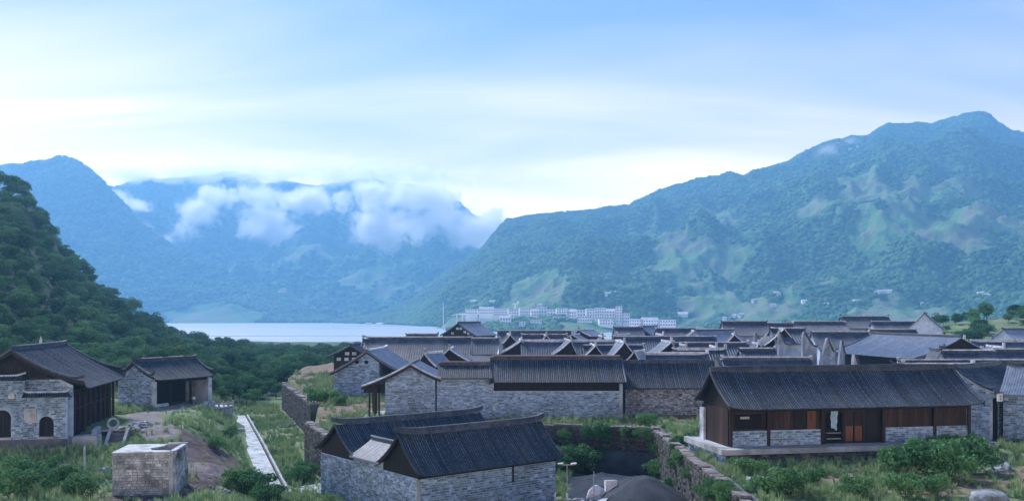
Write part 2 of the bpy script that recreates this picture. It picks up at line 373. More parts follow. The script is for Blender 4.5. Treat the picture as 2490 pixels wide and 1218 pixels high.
GX, GY = np.meshgrid(gx_, gy_)
GZ = G(GX, GY)
V = np.stack([GX.ravel(), GY.ravel(), GZ.ravel()], 1)
me = fast_mesh('ground', V, grid_faces(len(gy_), len(gx_)), M['ground'])
def add_attr(me, name, arr):
    at_ = me.attributes.new(name, 'FLOAT', 'POINT'); at_.data.foreach_set('value', np.asarray(arr, np.float32).ravel())
CH = [(-45, 146.7), (-23.3, 87)]
SOIL = np.array([(-38.5, 103), (-31.5, 102), (-28.9, 96.5), (-27.3, 91), (-27.0, 84), (-26.5, 76), (-30, 70), (-36, 72), (-36, 76), (-29.5, 78), (-31, 84), (-37, 95)], float)
PATHL = [(-45.5, 131), (-47, 124), (-48, 115), (-44, 107), (-40, 101)]
PIT = np.array([(4.5, 84), (6, 96), (9.5, 101), (15.5, 99.5), (15.7, 60), (4, 60)], float)
X, Y_ = GX.ravel(), GY.ravel()
soil = sstep((sdist(X, Y_, SOIL) + 1) / 2.5); path = sstep((3.0 - seg_d(X, Y_, PATHL)) / 2.0)
asph = sstep((sdist(X, Y_, PIT) + 0.5) / 2.0); asph = np.maximum(asph, sstep((3.0 - seg_d(X, Y_, [(50, 90), (62, 82), (80, 78)])) / 1.5))
inT = sdist(X, Y_)
dry = 0.75 * sstep(inT / 2) * (1 - sstep((Y_ - 200) / 60)) * sstep((22 - X) / 10) * sstep((Y_ - 95) / 4)
dry = np.maximum(dry, 0.8 * sstep((3.0 - seg_d(X, Y_, [(3, 81), (6.5, 76), (7, 66)])) / 2))
dry = np.maximum(dry, 0.9 * sstep((6 - seg_d(X, Y_, [(20, 72), (33, 69), (50, 74)])) / 4) * fbm(X/3, Y_/3, 3) * 1.5)
dry = np.maximum(dry, sstep((inT) / 2) * sstep((Y_ - 118) / 8) * sstep((X + 20) / 8) * (1 - sstep((Y_ - 215) / 25)) * (1 - sstep((X - 95) / 15)))
dry = np.maximum(dry, 0.9 * (sdist(X, Y_, np.array([(17.5, 77.8), (17, 71), (24, 70), (34, 75), (33, 78.5), (19, 75.8)], float)) > -0.6))
path = np.maximum(path, 0.9 * sstep((inT - 1) / 3) * sstep((Y_ - 116) / 6) * sstep((X + 12) / 8) * (1 - sstep((Y_ - 200) / 30)) * (1 - sstep((X - 95) / 15)))
wood = sstep((Y_ - 150) / 25) * sstep((-inT - 3) / 4) * sstep((GZ.ravel() + 13.5) / 2)
for nme, arr in (('wood', wood), ('soil', soil), ('path', path), ('asphalt', asph), ('dry', dry)): add_attr(me, nme, arr)
o = bpy.data.objects.new('ground', me); link(o); tag(o, kind='structure')
# ------------------------------------------------------------------ lake
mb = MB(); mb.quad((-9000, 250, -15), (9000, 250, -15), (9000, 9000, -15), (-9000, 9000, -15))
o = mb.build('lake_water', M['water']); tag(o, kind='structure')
# lake bed and land beyond, a sheet to close everything down to the horizon
mb = MB(); mb.quad((-12000, -6000, -40), (12000, -6000, -40), (12000, 12000, -40), (-12000, 12000, -40))
o = mb.build('lake_bed', M['gravel']); tag(o, kind='structure')
# ------------------------------------------------------------------ mountains
def mountain(name, sky_pts, Db, Dr, m, nu, nv, seed, rough=1.0, back=1500, base_z=-18, shape=1.0, field=None, u0=None, u1=None, lump=40.0, foot=False):
    us = np.linspace(u0 if u0 is not None else sky_pts[0][0], u1 if u1 is not None else sky_pts[-1][0], nu)
    zs_py = np.interp(us, [p[0] for p in sky_pts], [p[1] for p in sky_pts])
    db = np.interp(us, [p[0] for p in Db], [p[1] for p in Db]); dr = np.interp(us, [p[0] for p in Dr], [p[1] for p in Dr])
    zr = H + (HY - zs_py) * dr / F
    vs = np.concatenate([np.linspace(0, 1, nv), 1 + np.linspace(0, 1, nv // 4)[1:]])
    U, Vv = np.meshgrid(us, vs)
    D = np.where(Vv <= 1, db + (dr - db) * Vv, dr + back * (Vv - 1))
    Xm = (U - CX) / F * D
    t = np.clip(Vv, 0, 1)
    env = t ** shape
    if foot: ft = np.interp(U, [980, 1080, 1700, 2600], [0, 1, 1, 0.6]); env = env * (1 - ft) + ft * np.where(t < 0.16, t * 0.12, 0.0192 + 0.9808 * (np.clip(t - 0.16, 0, 1) / 0.84) ** 1.02)
    Zm = base_z + (zr - base_z) * env
    damp = np.sin(np.pi * np.clip(Vv, 0, 1)) ** 0.7
    rid = fbm(Xm/620 + seed, D/620 + seed*2, 5, 0.5, True) - 0.55
    Zm += rid * damp * (zr - base_z) * 0.34 * rough
    Zm += (fbm(Xm/230 + seed*3, D/300 + seed, 4, 0.55, True) - 0.6) * damp * np.minimum(zr - base_z, 600) * 0.20 * rough
    Zm += (fbm(Xm/lump + seed, D/lump, 4, 0.6) - 0.5) * lump * 0.42 * np.clip((t-0.1) * 6, 0.06, 1) 
    Zm = np.where(Vv > 1, Zm - (zr - base_z) * ((Vv - 1) ** 1.4) * 1.0, Zm)
    Zm = np.maximum(Zm, -38)
    me = fast_mesh(name, np.stack([Xm.ravel(), D.ravel(), Zm.ravel()], 1), grid_faces(len(vs), nu), m)
    fl = np.zeros(Zm.size) if field is None else field(U, t, Xm, D, Zm).ravel()
    add_attr(me, 'field', fl)
    o = bpy.data.objects.new(name, me); link(o); tag(o, kind='structure')
    return us, vs, Xm, D, Zm, fl.reshape(Zm.shape)
SKY_R = [(700, 792), (780, 790), (850, 778), (900, 770), (950, 752), (1000, 728), (1070, 672), (1120, 640), (1170, 605), (1195, 575), (1215, 550), (1235, 532), (1300, 524), (1370, 517), (1440, 508), (1530, 495), (1570, 476), (1620, 455), (1700, 435), (1760, 430), (1810, 428),
         (1830, 415), (1870, 405), (1915, 392), (1960, 365), (2000, 350), (2050, 340), (2110, 330), (2130, 312), (2155, 299), (2210, 298), (2260, 300), (2300, 290), (2340, 276), (2385, 271), (2405, 276), (2425, 296), (2460, 315), (2520, 330), (2700, 300), (3000, 380), (3600, 330)]
def field_r(U, t, X, D, Z):
    n = fbm(X/230 + 3, D/300 + 9, 5, 0.6)
    b = np.interp(U, [1000, 1400, 1700, 2000, 2490], [0.42, 0.60, 0.72, 0.66, 0.55])
    lo = 1 - sstep((t - b + 0.1) / 0.28)
    return np.clip((n - 0.43) * 3.6, 0, 1) * lo + np.clip((0.06 - np.abs(t - 0.05)) * 6, 0, 0.4)
mr = mountain('mountain_right', SKY_R, [(700, 2950), (900, 2600), (1000, 2250), (1090, 1500), (1400, 1380), (2000, 1350), (3600, 1200)],
              [(700, 3100), (900, 3100), (1200, 3300), (1600, 3600), (2400, 3900), (3600, 3700)], M['mountain'], 900, 260, 3.3, 1.0, shape=1.15, field=field_r, foot=True)
SKY_F = [(-900, 380), (-300, 420), (100, 440), (280, 455), (340, 432), (400, 434), (450, 431), (520, 423), (565, 415), (600, 427), (640, 445), (700, 440), (760, 452), (820, 446), (860, 437), (905, 433), (960, 447), (1030, 452), (1090, 470), (1150, 520), (1250, 560), (1500, 600), (1800, 640)]
def field_f(U, t, X, D, Z): return np.clip((fbm(X/300, D/300, 4) - 0.5) * 3, 0, 0.8) * (1 - sstep((t - 0.25) / 0.3))
mf = mountain('mountain_far', SKY_F, [(-900, 3000), (1800, 3100)], [(-900, 5400), (1800, 5600)], M['mountain_far'], 420, 150, 8.1, 1.1, shape=1.2, field=field_f, lump=70.0)
SKY_L = [(-1500, 300), (-900, 330), (-300, 370), (-50, 400), (40, 398), (100, 389), (145, 382), (185, 386), (215, 405), (250, 435), (290, 480), (340, 540), (430, 605), (560, 665), (700, 725), (800, 775), (860, 792)]
ml = mountain('mountain_left', SKY_L, [(-1500, 2400), (0, 2850), (860, 3020)], [(-1500, 3800), (0, 4100), (400, 3700), (860, 3100)], M['mountain_far'], 420, 150, 5.7, 0.9, shape=1.15, field=field_f, lump=55.0)
# ------------------------------------------------------------------ scatter with geometry nodes
def crown_mesh(name, m, n_clump=14, per=45, leaf=0.42, rx=2.6, rz=2.4, zc=3.4, seed=1):
    r = np.random.default_rng(seed); vs = []; fs = []
    for c in range(n_clump):
        th = r.uniform(0, 2*np.pi); ph = r.uniform(-0.5, 1.0); rad = r.uniform(0.35, 1.0)
        cx, cy_, cz = rx*rad*0.7*np.cos(th), rx*rad*0.7*np.sin(th), zc + rz*0.75*ph
        cr = r.uniform(0.32, 0.5) * rx
        for k in range(per):
            d = r.normal(size=3); d /= np.linalg.norm(d); d[2] = abs(d[2]) * 0.9 - 0.15 if r.random() < 0.8 else d[2]
            p = np.array([cx, cy_, cz]) + d * cr * r.uniform(0.75, 1.05) * np.array([1, 1, 0.8])
            nn = d + r.normal(size=3) * 0.55; nn /= np.linalg.norm(nn)
            a_ = np.cross(nn, r.normal(size=3)); a_ /= np.linalg.norm(a_); b_ = np.cross(nn, a_)
            s = leaf * r.uniform(0.6, 1.3); i = len(vs)
            vs += [p - a_*s*0.5 - b_*s*0.35, p + a_*s*0.1 - b_*s*0.5, p + a_*s*0.55 + b_*s*0.1, p - a_*s*0.1 + b_*s*0.5]
            fs.append((i, i+1, i+2, i+3))
    return fast_mesh(name, np.array(vs), np.array(fs), m, False)
def blob_mesh(name, m, seed):
    r = np.random.default_rng(seed); import bmesh
    bm = bmesh.new(); bmesh.ops.create_icosphere(bm, subdivisions=2, radius=1.0)
    for v in bm.verts: v.co *= r.uniform(0.82, 1.12); v.co.z *= 0.8
    me = bpy.data.meshes.new(name); bm.to_mesh(me); me.polygons.foreach_set('use_smooth', [True]*len(me.polygons)); bm.free(); me.materials.append(m); return me
def scatter(name, pts, scl, meshes, kind='stuff', label=None, cat=None, tilt=0.0, sz=None):
    """one stuff object: points carrying instances of the given meshes"""
    n = len(pts); me = bpy.data.meshes.new(name); me.vertices.add(n); me.vertices.foreach_set('co', np.asarray(pts, np.float32).ravel())
    add_attr(me, 'scl', scl); add_attr(me, 'pick', rng.integers(0, len(meshes), n)); add_attr(me, 'rot', rng.uniform(0, 6.283, n))
    me.update(); o = bpy.data.objects.new(name, me); link(o); tag(o, label, cat, kind=kind)
    g = bpy.data.node_groups.new(name + '_nodes', 'GeometryNodeTree')
    g.interface.new_socket('Geometry', in_out='INPUT', socket_type='NodeSocketGeometry'); g.interface.new_socket('Geometry', in_out='OUTPUT', socket_type='NodeSocketGeometry')
    gi = g.nodes.new('NodeGroupInput'); go = g.nodes.new('NodeGroupOutput'); jn = g.nodes.new('GeometryNodeJoinGeometry')
    def na(nm):
        q = g.nodes.new('GeometryNodeInputNamedAttribute'); q.data_type = 'FLOAT'; q.inputs[0].default_value = nm; return q.outputs[0]
    s_, p_, r_ = na('scl'), na('pick'), na('rot')
    cx_ = g.nodes.new('ShaderNodeCombineXYZ'); g.links.new(r_, cx_.inputs[2])
    for k, ms in enumerate(meshes):
        src = bpy.data.objects.new(ms.name + '_source', ms)
        oi = g.nodes.new('GeometryNodeObjectInfo'); oi.inputs[0].default_value = src
        cmp_ = g.nodes.new('FunctionNodeCompare'); cmp_.data_type = 'FLOAT'; cmp_.operation = 'EQUAL'; g.links.new(p_, cmp_.inputs[0]); cmp_.inputs[1].default_value = k; cmp_.inputs['Epsilon'].default_value = 0.1
        ip = g.nodes.new('GeometryNodeInstanceOnPoints')
        g.links.new(gi.outputs[0], ip.inputs['Points']); g.links.new(oi.outputs['Geometry'], ip.inputs['Instance']); g.links.new(cmp_.outputs[0], ip.inputs['Selection'])
        g.links.new(s_, ip.inputs['Scale']); g.links.new(cx_.outputs[0], ip.inputs['Rotation'])
        g.links.new(ip.outputs[0], jn.inputs[0])
    g.links.new(jn.outputs[0], go.inputs[0])
    md = o.modifiers.new('scatter', 'NODES'); md.node_group = g
    return o
blobs = [blob_mesh('far_crown', M['leaf_far'], s) for s in (1, 2, 3)]
def mountain_trees(name, data, count, size, thr, tmax=1.0, umin=None, umax=None):
    us, vs, Xm, D, Zm, fl = data; nv, nu = Xm.shape; k = 0; pts = []; sc = []
    r = np.random.default_rng(5); i = r.random(count*3) * (nv*0.8-2); j = r.random(count*3) * (nu-2); i0 = i.astype(int); j0 = j.astype(int); fi = i-i0; fj = j-j0
    def s(A): return (A[i0, j0]*(1-fi)+A[i0+1, j0]*fi)*(1-fj) + (A[i0, j0+1]*(1-fi)+A[i0+1, j0+1]*fi)*fj
    X, Y, Z, Fl = s(Xm), s(D), s(Zm), s(fl); ok = (Fl < thr + 0.2*(r.random(len(Fl))-0.5)) & (Z > -14) 
    ok &= vs[i0] <= 1.04
    P = np.stack([X, Y, Z + size*0.1], 1)[ok][:count]; return scatter(name, P, size * r.uniform(0.6, 1.35, len(P)), blobs)
mountain_trees('mountain_forest', mr, 70000, 6.0, 0.35)
mountain_trees('mountain_forest', mf, 16000, 11, 0.40)
mountain_trees('mountain_forest', ml, 16000, 9.5, 0.40)
# ------------------------------------------------------------------ building kit
def drop(t, c=0.28): return (1 + c) * t - c * t * t
def unit_block(k):
    """one rough wall stone, about 1 x 1 x 1, front face towards -y"""
    r = random.Random(100 + k); j = lambda s: r.uniform(-s, s)
    b = 0.07
    F_ = [(-.5+b+j(.03), -.5, -.5+b*1.3+j(.04)), (.5-b+j(.03), -.5, -.5+b*1.3+j(.04)), (.5-b+j(.03), -.5, .5-b*1.3+j(.04)), (-.5+b+j(.03), -.5, .5-b*1.3+j(.04))]
    K_ = [(-.5+j(.03), .3, -.5+j(.03)), (.5+j(.03), .3, -.5+j(.03)), (.5+j(.03), .3, .5+j(.03)), (-.5+j(.03), .3, .5+j(.03))]
    c = (j(.1), -.62, j(.1))
    mb = MB(); mb.v = F_ + K_ + [c]
    mb.f = [(0, 1, 8), (1, 2, 8), (2, 3, 8), (3, 0, 8)] + [(a, a+4, (a+1) % 4 + 4, (a+1) % 4) for a in range(4)]
    return mb
UB = [unit_block(k) for k in range(6)]
UBM = {}
def block_mesh(k, m):
    if (k, m.name) not in UBM: UBM[(k, m.name)] = UB[k].mesh('stone', m)
    return UBM[(k, m.name)]
def stones(parent, O, U, W, top, m, sw=(0.30, 0.70), sh=(0.16, 0.25), depth=0.09, limit=300, holes=(), bot=0.0, gap=0.03, name='stone', jit=0.0, proud=0.0):
    """courses of stones on a vertical face: origin O, unit direction U, width W, top(u) height limit.
    The largest go in as objects of their own, the rest as one joined part."""
    U = Vector(U).normalized(); N = Vector((U.y, -U.x, 0)); rz = math.atan2(U.y, U.x)
    L = []; z = bot
    while True:
        h = random.uniform(*sh); any_ = False; u = -random.uniform(0, 0.2)
        while u < W:
            w = random.uniform(*sw); a, b = max(u, 0), min(u + w, W); u += w
            if b - a < 0.12: continue
            mid = (a+b)/2; tz = min(top(a), top(b), top(mid))
            zt = min(z + h, tz)
            if zt - z < h * 0.45: continue
            any_ = True
            if any(x0 < mid < x1 and z0 < (z+zt)/2 < z1 for x0, x1, z0, z1 in holes): continue
            if random.random() < 0.03: continue
            L.append((a + gap/2, b - gap/2, z + gap/2, zt - gap/2))
        z += h
        if not any_ or z > 30: break
    L.sort(key=lambda s: -(s[1]-s[0])*(s[3]-s[2]))
    rest = MB()
    for i, (a, b, z0, z1) in enumerate(L):
        k = random.randrange(6); dd = depth * random.uniform(0.7, 1.3)
        c = Vector(O) + U * ((a+b)/2) + N * (proud + dd*0.25) + Vector((0, 0, (z0+z1)/2)); s = (b-a, dd, z1-z0); tw = random.uniform(-jit, jit)
        if i < limit:
            o = bpy.data.objects.new(name, block_mesh(k, m)); o.location = c; o.scale = s; o.rotation_euler = (0, tw, rz); link(o, parent)
        else:
            M_ = Matrix.Translation(c) @ Matrix.Rotation(rz, 4, 'Z') @ Matrix.Rotation(tw, 4, 'Y') @ Matrix.Diagonal((*s, 1))
            i0 = len(rest.v); rest.v += [tuple(M_ @ Vector(p)) for p in UB[k].v]; rest.f += [tuple(i0 + q for q in f) for f in UB[k].f]
    if rest.v: rest.build(name + '_courses', m, parent, kind='stuff')
class House:
    def __init__(s, name, O, deg, L, W, ze, zr, label, cat='house', group=None, yr=None, ov=0.7, ovb=None, gx=0.4, zeb=None, up=0.0, tile='tile', sink=0.0, gx2=None):
        s.L, s.W, s.ze, s.zr, s.ov = L, W, ze, zr, ov; s.ovb = ov if ovb is None else ovb; s.yr = W/2 if yr is None else yr
        s.zeb = ze if zeb is None else zeb; s.gx = gx; s.gx2 = gx if gx2 is None else gx2; s.up = up; s.tile = tile
        s.root = empty(name, O, R(deg), label, cat, group); s.O = O; s.deg = deg
    def z(s, y, x=None):
        if y <= s.yr: t = (s.yr - y) / (s.yr + s.ov); zz = s.zr - (s.zr - s.ze) * drop(t)
        else: t = (y - s.yr) / (s.W - s.yr + s.ovb); zz = s.zr - (s.zr - s.zeb) * drop(t)
        if x is not None and s.up:
            half = (s.L + s.gx + s.gx2)/2; q = abs(x - (s.L + s.gx2 - s.gx)/2) / half
            zz += s.up * min(1.0, q)**14 * max(0, t)**2
        return zz
    def roof(s, near=True, back=True, nd=9, rib=0.24, amp=0.05, one_side=False):
        x0, x1 = -s.gx, s.L + s.gx2; m = M[s.tile]
        ysf = [s.yr - (s.yr + s.ov) * k / nd for k in range(nd+1)]; ysb = [s.yr + (s.W - s.yr + s.ovb) * k / nd for k in range(nd+1)]
        deck = MB()
        xs = [x0 + (x1-x0)*k/24 for k in range(25)]
        ys = ysf[::-1] + ysb[1:]
        topP = [[(x, y, s.z(y, x)) for x in xs] for y in ys]
        botP = [[(x, y, s.z(y, x) - 0.13) for x in xs] for y in ys]
        deck.grid(topP); deck.grid([r[::-1] for r in botP])
        n = len(ys)
        for P, Q in ((topP[0], botP[0]), (topP[-1][::-1], botP[-1][::-1])): deck.grid([Q, P])
        for c in (0, -1):
            a = [r[c] for r in topP]; b = [r[c] for r in botP]
            deck.grid([a, b] if c == 0 else [b, a])
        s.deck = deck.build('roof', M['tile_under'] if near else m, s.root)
        def ribmesh(side_ys, xa, xb, step):
            mb = MB(); k = 0; x = xa + step/2
            rows = len(side_ys)
            while x < xb - step/4:
                P = []
                for y in side_ys:
                    z = s.z(y, x); P.append([(x - step*0.30, y, z - 0.02), (x - step*0.17, y, z + amp), (x + step*0.17, y, z + amp), (x + step*0.30, y, z - 0.02)])
                mb.grid(P); e = P[-1]; mb.poly(e); x += step
            return mb
        if near:
            # every row of cover tiles is an object of its own, sharing one stepped mesh
            slope = [(y, s.z(y)) for y in [s.yr - (s.yr + s.ov + 0.06) * k / 60 for k in range(1, 61)]]
            def col(x=None):
                mb = MB(); P = []; acc = 0; last = None; ph = 0
                total = len(slope); q = 0
                for i, (y, z) in enumerate(slope):
                    if x is not None: z = s.z(y, x)
                    if last: acc += math.hypot(y - last[0], z - last[1])
                    last = (y, z)
                    if i == 0 or acc >= 0.21 or i == total - 1:
                        if i: P.append((y, z, 0.072))
                        if i != total - 1: P.append((y - 0.002, z, 0.056))
                        acc = 0
                rows = []
                for y, z, r in P:
                    rows.append([(r*1.05*math.cos(w) , y, z - 0.015 + r*1.05*math.sin(w)) for w in (math.pi*k/4 for k in range(4, -1, -1))])
                mb.grid(rows); mb.poly(rows[-1]); return mb
            shared = col().mesh('tile_row', m); x = x0 + rib/2; nobj = 0; k = 0
            while x < x1 - 0.05:
                edge = s.up and min(x - x0, x1 - x) < 2.2
                me_ = shared
                if edge: me_ = col(x).mesh('tile_row', m)
                o = bpy.data.objects.new('tile_row', me_); o.location = (x, 0, random.uniform(-0.018, 0.014)); link(o, s.deck); x += rib
            if back: ribmesh(ysb, x0, x1, rib*2).build('rear_tile_rows', m, s.root, kind='stuff')
        else:
            mb = ribmesh(ysf, x0, x1, rib); 
            if back:
                b2 = ribmesh(ysb, x0, x1, rib); i = len(mb.v); mb.v += b2.v; mb.f += [tuple(i + q for q in f) for f in b2.f]
            mb.build('tile_rows', m, s.root, kind='stuff')
        return s
    def ridge(s, m='ridge', h=0.34, w=0.26, curl=0.35, ext=0.1, cap=None, ornament=False):
        x0, x1 = -s.gx - ext, s.L + s.gx2 + ext; n = 22; mb = MB(); rows = []
        for k in range(n+1):
            x = x0 + (x1-x0)*k/n; q = abs(2*k/n - 1); zz = s.zr + curl * q**9
            a, b = s.yr - w/2, s.yr + w/2; hh = h * (1 - 0.45*q**9)
            rows.append([(x, a-0.05, zz - 0.10), (x, a-0.03, zz + hh*0.28), (x, a, zz + hh*0.30), (x, a, zz + hh*0.72), (x, a - 0.05, zz + hh*0.75), (x, a+0.02, zz + hh), (x, b-0.02, zz + hh), (x, b + 0.05, zz + hh*0.75), (x, b, zz + hh*0.72), (x, b, zz+hh*0.30), (x, b+0.03, zz+hh*0.28), (x, b+0.05, zz - 0.10), (x, a-0.05, zz - 0.10)])
        mb.grid(rows); mb.poly(rows[0][:-1]); mb.poly(rows[-1][:-1][::-1])
        r = mb.build('ridge', M[m], s.root)
        if cap:
            c = MB(); c.box(x0+0.3, x1-0.3, s.yr - w/2 - 0.10, s.yr + w/2 + 0.10, s.zr + h - 0.06, s.zr + h + 0.09, 0.01); c.build('ridge_cap', M[cap], s.root)
        if ornament:
            for x in ((x0+x1)/2,):
                c = MB(); c.box(x-0.22, x+0.22, s.yr-0.12, s.yr+0.12, s.zr+h-0.02, s.zr+h+0.35, 0.02); c.tube([(x, s.yr, s.zr+h+0.3), (x, s.yr, s.zr+h+0.85)], 0.16, 6, True, 0.05); c.build('ridge_ornament', M['lime'], s.root)
        return s
    def verges(s, mt='ridge', board='wood', h=0.2, ends=(0, 1), curl=0.0, drop_=0.30, pale=False, w=0.2):
        nd = 12
        for e in ends:
            x = -s.gx if e == 0 else s.L + s.gx2; sg = -1 if e == 0 else 1
            for side in (0, 1):
                ys = [s.yr - (s.yr + s.ov) * k / nd for k in range(nd+1)] if side == 0 else [s.yr + (s.W - s.yr + s.ovb) * k / nd for k in range(nd+1)]
                mb = MB(); rows = []
                for k, y in enumerate(ys):
                    z = s.z(y, x) + curl * (k/nd)**10
                    a, b = sorted((x - sg*w, x + sg*0.06))
                    rows.append([(a, y, z-0.02), (a, y, z+h*0.7), (a+0.05, y, z+h), (b-0.05, y, z+h), (b, y, z+h*0.7), (b, y, z-0.10), (a, y, z-0.02)])
                mb.grid(rows); mb.poly(rows[-1][:-1]); mb.poly(rows[0][:-1][::-1]); mb.build('verge_tiles', M[mt], s.root)
                if board:
                    mb = MB(); rows = []
                    for k, y in enumerate(ys):
                        z = s.z(y, x) - 0.02; a, b = sorted((x - sg*0.02, x - sg*0.09))
                        rows.append([(a, y, z), (b, y, z), (b, y, z-drop_), (a, y, z-drop_), (a, y, z)])
                    mb.grid(rows); mb.poly(rows[-1][:-1]); mb.build('bargeboard', M[board], s.root)
        return s
    def body(s, m, x0=0.0, x1=None, y0=0.0, y1=None, gable=None, below=1.5, name='wall', zt=None, under=0.16):
        """wall mass following the underside of the roof; above zt the gables take another material"""
        x1 = s.L if x1 is None else x1; y1 = s.W if y1 is None else y1
        n = 10; ys = [y0 + (y1-y0)*k/n for k in range(n+1)]
        if y0 < s.yr < y1: ys = sorted(set(ys + [s.yr]))
        top = [(y, s.z(y) - under) for y in ys]
        if zt is not None: low = [(y, min(z, zt)) for y, z in top]
        else: low = top
        mb = MB(); mb.prism([(x0, y0, -below)] + [(x0, y, z) for y, z in low] + [(x0, y1, -below)], (x1-x0, 0, 0))
        w = mb.build(name, M[m], s.root)
        if zt is not None:
            up_ = [(y, z) for y, z in top if z > zt + 0.01]
            if len(up_) > 1:
                mb = MB(); mb.prism([(x0+0.06, up_[0][0], zt)] + [(x0+0.06, y, z) for y, z in up_] + [(x0+0.06, up_[-1][0], zt)], (x1-x0-0.12, 0, 0)); mb.build('gable_boards', M[gable or 'wood_black'], s.root)
        return w
    def gtop(s, y_from, rev=False, under=0.2, zt=99):
        return (lambda u: min(zt, s.z(y_from - u) - under)) if rev else (lambda u: min(zt, s.z(y_from + u) - under))
    def face_front(s, w, m='stone', top=None, u0=0.0, u1=None, y=0.0, **k):
        u1 = s.L if u1 is None else u1; tz = (s.z(y) - 0.25) if top is None else top
        stones(w, (u0, y, 0), (1, 0, 0), u1 - u0, lambda u: tz, M[m], **k)
    def face_left(s, w, m='stone', y0=0.0, y1=None, x=0.0, zt=99, **k):
        """gable wall at x (faces -x); runs from the back corner to the front corner"""
        y1 = s.W if y1 is None else y1
        stones(w, (x, y1, 0), (0, -1, 0), y1-y0, lambda u: min(zt, s.z(y1-u) - 0.3), M[m], **k)
    def face_right(s, w, m='stone', y0=0.0, y1=None, x=None, zt=99, **k):
        y1 = s.W if y1 is None else y1; x = s.L if x is None else x
        stones(w, (x, y0, 0), (0, 1, 0), y1-y0, lambda u: min(zt, s.z(y0+u) - 0.3), M[m], **k)
    def part(s, name, m, boxes, j=0.0, parent=None):
        mb = MB(); [mb.box(*b, j) for b in boxes]; return mb.build(name, M[m], parent or s.root)
    def planks(s, m, x0, x1, y, z0, z1, w=0.32, name='plank', th=0.05, vary=None):
        x = x0; par = s.root
        while x < x1 - 0.05:
            b = min(x + w*random.uniform(0.85, 1.15), x1); mb = MB(); g = random.uniform(0, 0.02)
            mb.box(x+0.008, b-0.008, y-th-g, y, z0, z1); mb.build(name, M[m if not vary or random.random() > 0.35 else vary], par); x = b
GRP_V = 'old village houses behind the front rows'
# ================================================================== 1 front compound (nearest, centre)
CB = (-7.74, 72.6); CU = Vector((0.784, 0.62)); CV = Vector((-0.62, 0.784)); CD = 38.34
def cpt(u, v, z=-4.7): return (CB[0] + CU.x*u + CV.x*v, CB[1] + CU.y*u + CV.y*v, z)
h = House('front_hall', cpt(.35, .65), CD, 15.2, 5.6, 4.45, 7.5, 'nearest stone hall with a long dark tiled roof and curled ridge ends, bottom centre', 'building', yr=2.5, ov=0.75, ovb=0.6, gx=0.35, up=0.25)
h.roof().ridge(curl=0.55, ext=0.3, h=0.5, w=0.3).verges(h=0.10, w=0.12, drop_=0.22)
w = h.body('mortar', zt=4.15, gable='wood_black'); h.face_front(w, top=4.1, limit=300, bot=0.2); h.face_left(w, zt=4.15, limit=180, sw=(0.30, 0.6), sh=(0.15, 0.22))
h.face_right(w, zt=4.15, limit=40)
h.part('eave_beam', 'wood_black', [(0, 15.2, -0.25, -0.1, 4.12, 4.4)]); h.part('wall_post', 'wood', [(10.0, 10.18, -0.12, 0.05, 2.7, 4.2)])
h.part('corner_pier', 'concrete', [(-0.06, 0.34, -0.09, 0.3, 0, 4.12)], 0.01)
h2 = House('rear_hall', cpt(.35, 11.6), CD, 16.4, 6.6, 4.45, 7.25, 'stone hall just behind the nearest one, its curled ridge showing above the first roof', 'building', yr=3.1, ov=0.7, ovb=0.7, gx=0.35, up=0.25)
h2.roof(back=False).ridge(curl=0.5, ext=0.3, h=0.5, w=0.3).verges(h=0.10, w=0.12, drop_=0.22)
w = h2.body('mortar', zt=4.2, gable='wood_black'); h2.face_left(w, zt=4.2, limit=200, sw=(0.30, 0.6), sh=(0.15, 0.22))
h3 = House('side_gallery', cpt(4.2, 6.3), CD + 90, 5.3, 3.85, 4.75, 6.1, 'low linking gallery with a small pale tiled roof between the two nearest halls', 'building', yr=1.9, ov=0.2, ovb=0.45, gx=-0.02, gx2=-0.02, tile='tile_pale')
h3.roof(near=False, nd=6, rib=0.24).ridge(curl=0.2, ext=0.0, h=0.32)
w = h3.body('mortar', x0=0.0, x1=5.28)
stones(w, (5.28, 3.85, 0), (-1, 0, 0), 5.28, lambda u: 4.5, M['stone'], sw=(0.30, 0.6), sh=(0.15, 0.22), limit=160)
# ================================================================== 2 platform house (right)
B = House('platform_house', (19.35, 79.0, 1.25), 10.5, 24.1, 5.9, 3.45, 6.5, 'long timber house with stone footings on a concrete platform, hung with a blue cloth, right', yr=3.0, ov=1.35, ovb=0.7, gx=0.55, up=0.25)
B.roof(back=False).ridge(curl=0.15, ext=0.0, h=0.5, w=0.3).verges(h=0.10, w=0.12, drop_=0.3)
w = B.body('wood_black', y0=0.55, below=0.4, zt=3.3, gable='wood_black')
bays = [0.15, 3.75, 9.0, 15.15, 20.4, 24.0]
for x in bays: B.part('post', 'wood', [(x-0.13, x+0.13, -0.14, 0.12, 0.0, 3.3)])
B.part('eave_beam', 'wood_black', [(0, 24.1, -0.06, 0.2, 3.05, 3.35)])
def footing(a, b, hgt=1.32):
    f = B.part('footing_wall', 'mortar', [(a, b, 0.0, 0.4, 0, hgt)])
    stones(f, (a, 0, 0), (1, 0, 0), b-a, lambda u: hgt, M['stone'], sw=(0.3, 0.6), sh=(0.17, 0.24), depth=0.07, limit=60)
for i in (0, 1, 3, 4): footing(bays[i]+0.14, bays[i+1]-0.14, 1.35)
fr = B.part('window', 'wood_brown', [(0.35, 0.62, 0.18, 0.30, 1.36, 3.05), (3.25, 3.6, 0.18, 0.30, 1.36, 3.05), (0.62, 3.25, 0.18, 0.30, 2.85, 3.05), (0.62, 3.25, 0.18, 0.30, 1.36, 1.5)])
B.part('pane', 'void', [(0.62, 3.25, 0.24, 0.28, 1.5, 2.85)], parent=fr)
B.part('plaque', 'steel', [(1.15, 2.0, 0.14, 0.20, 2.42, 2.62)])
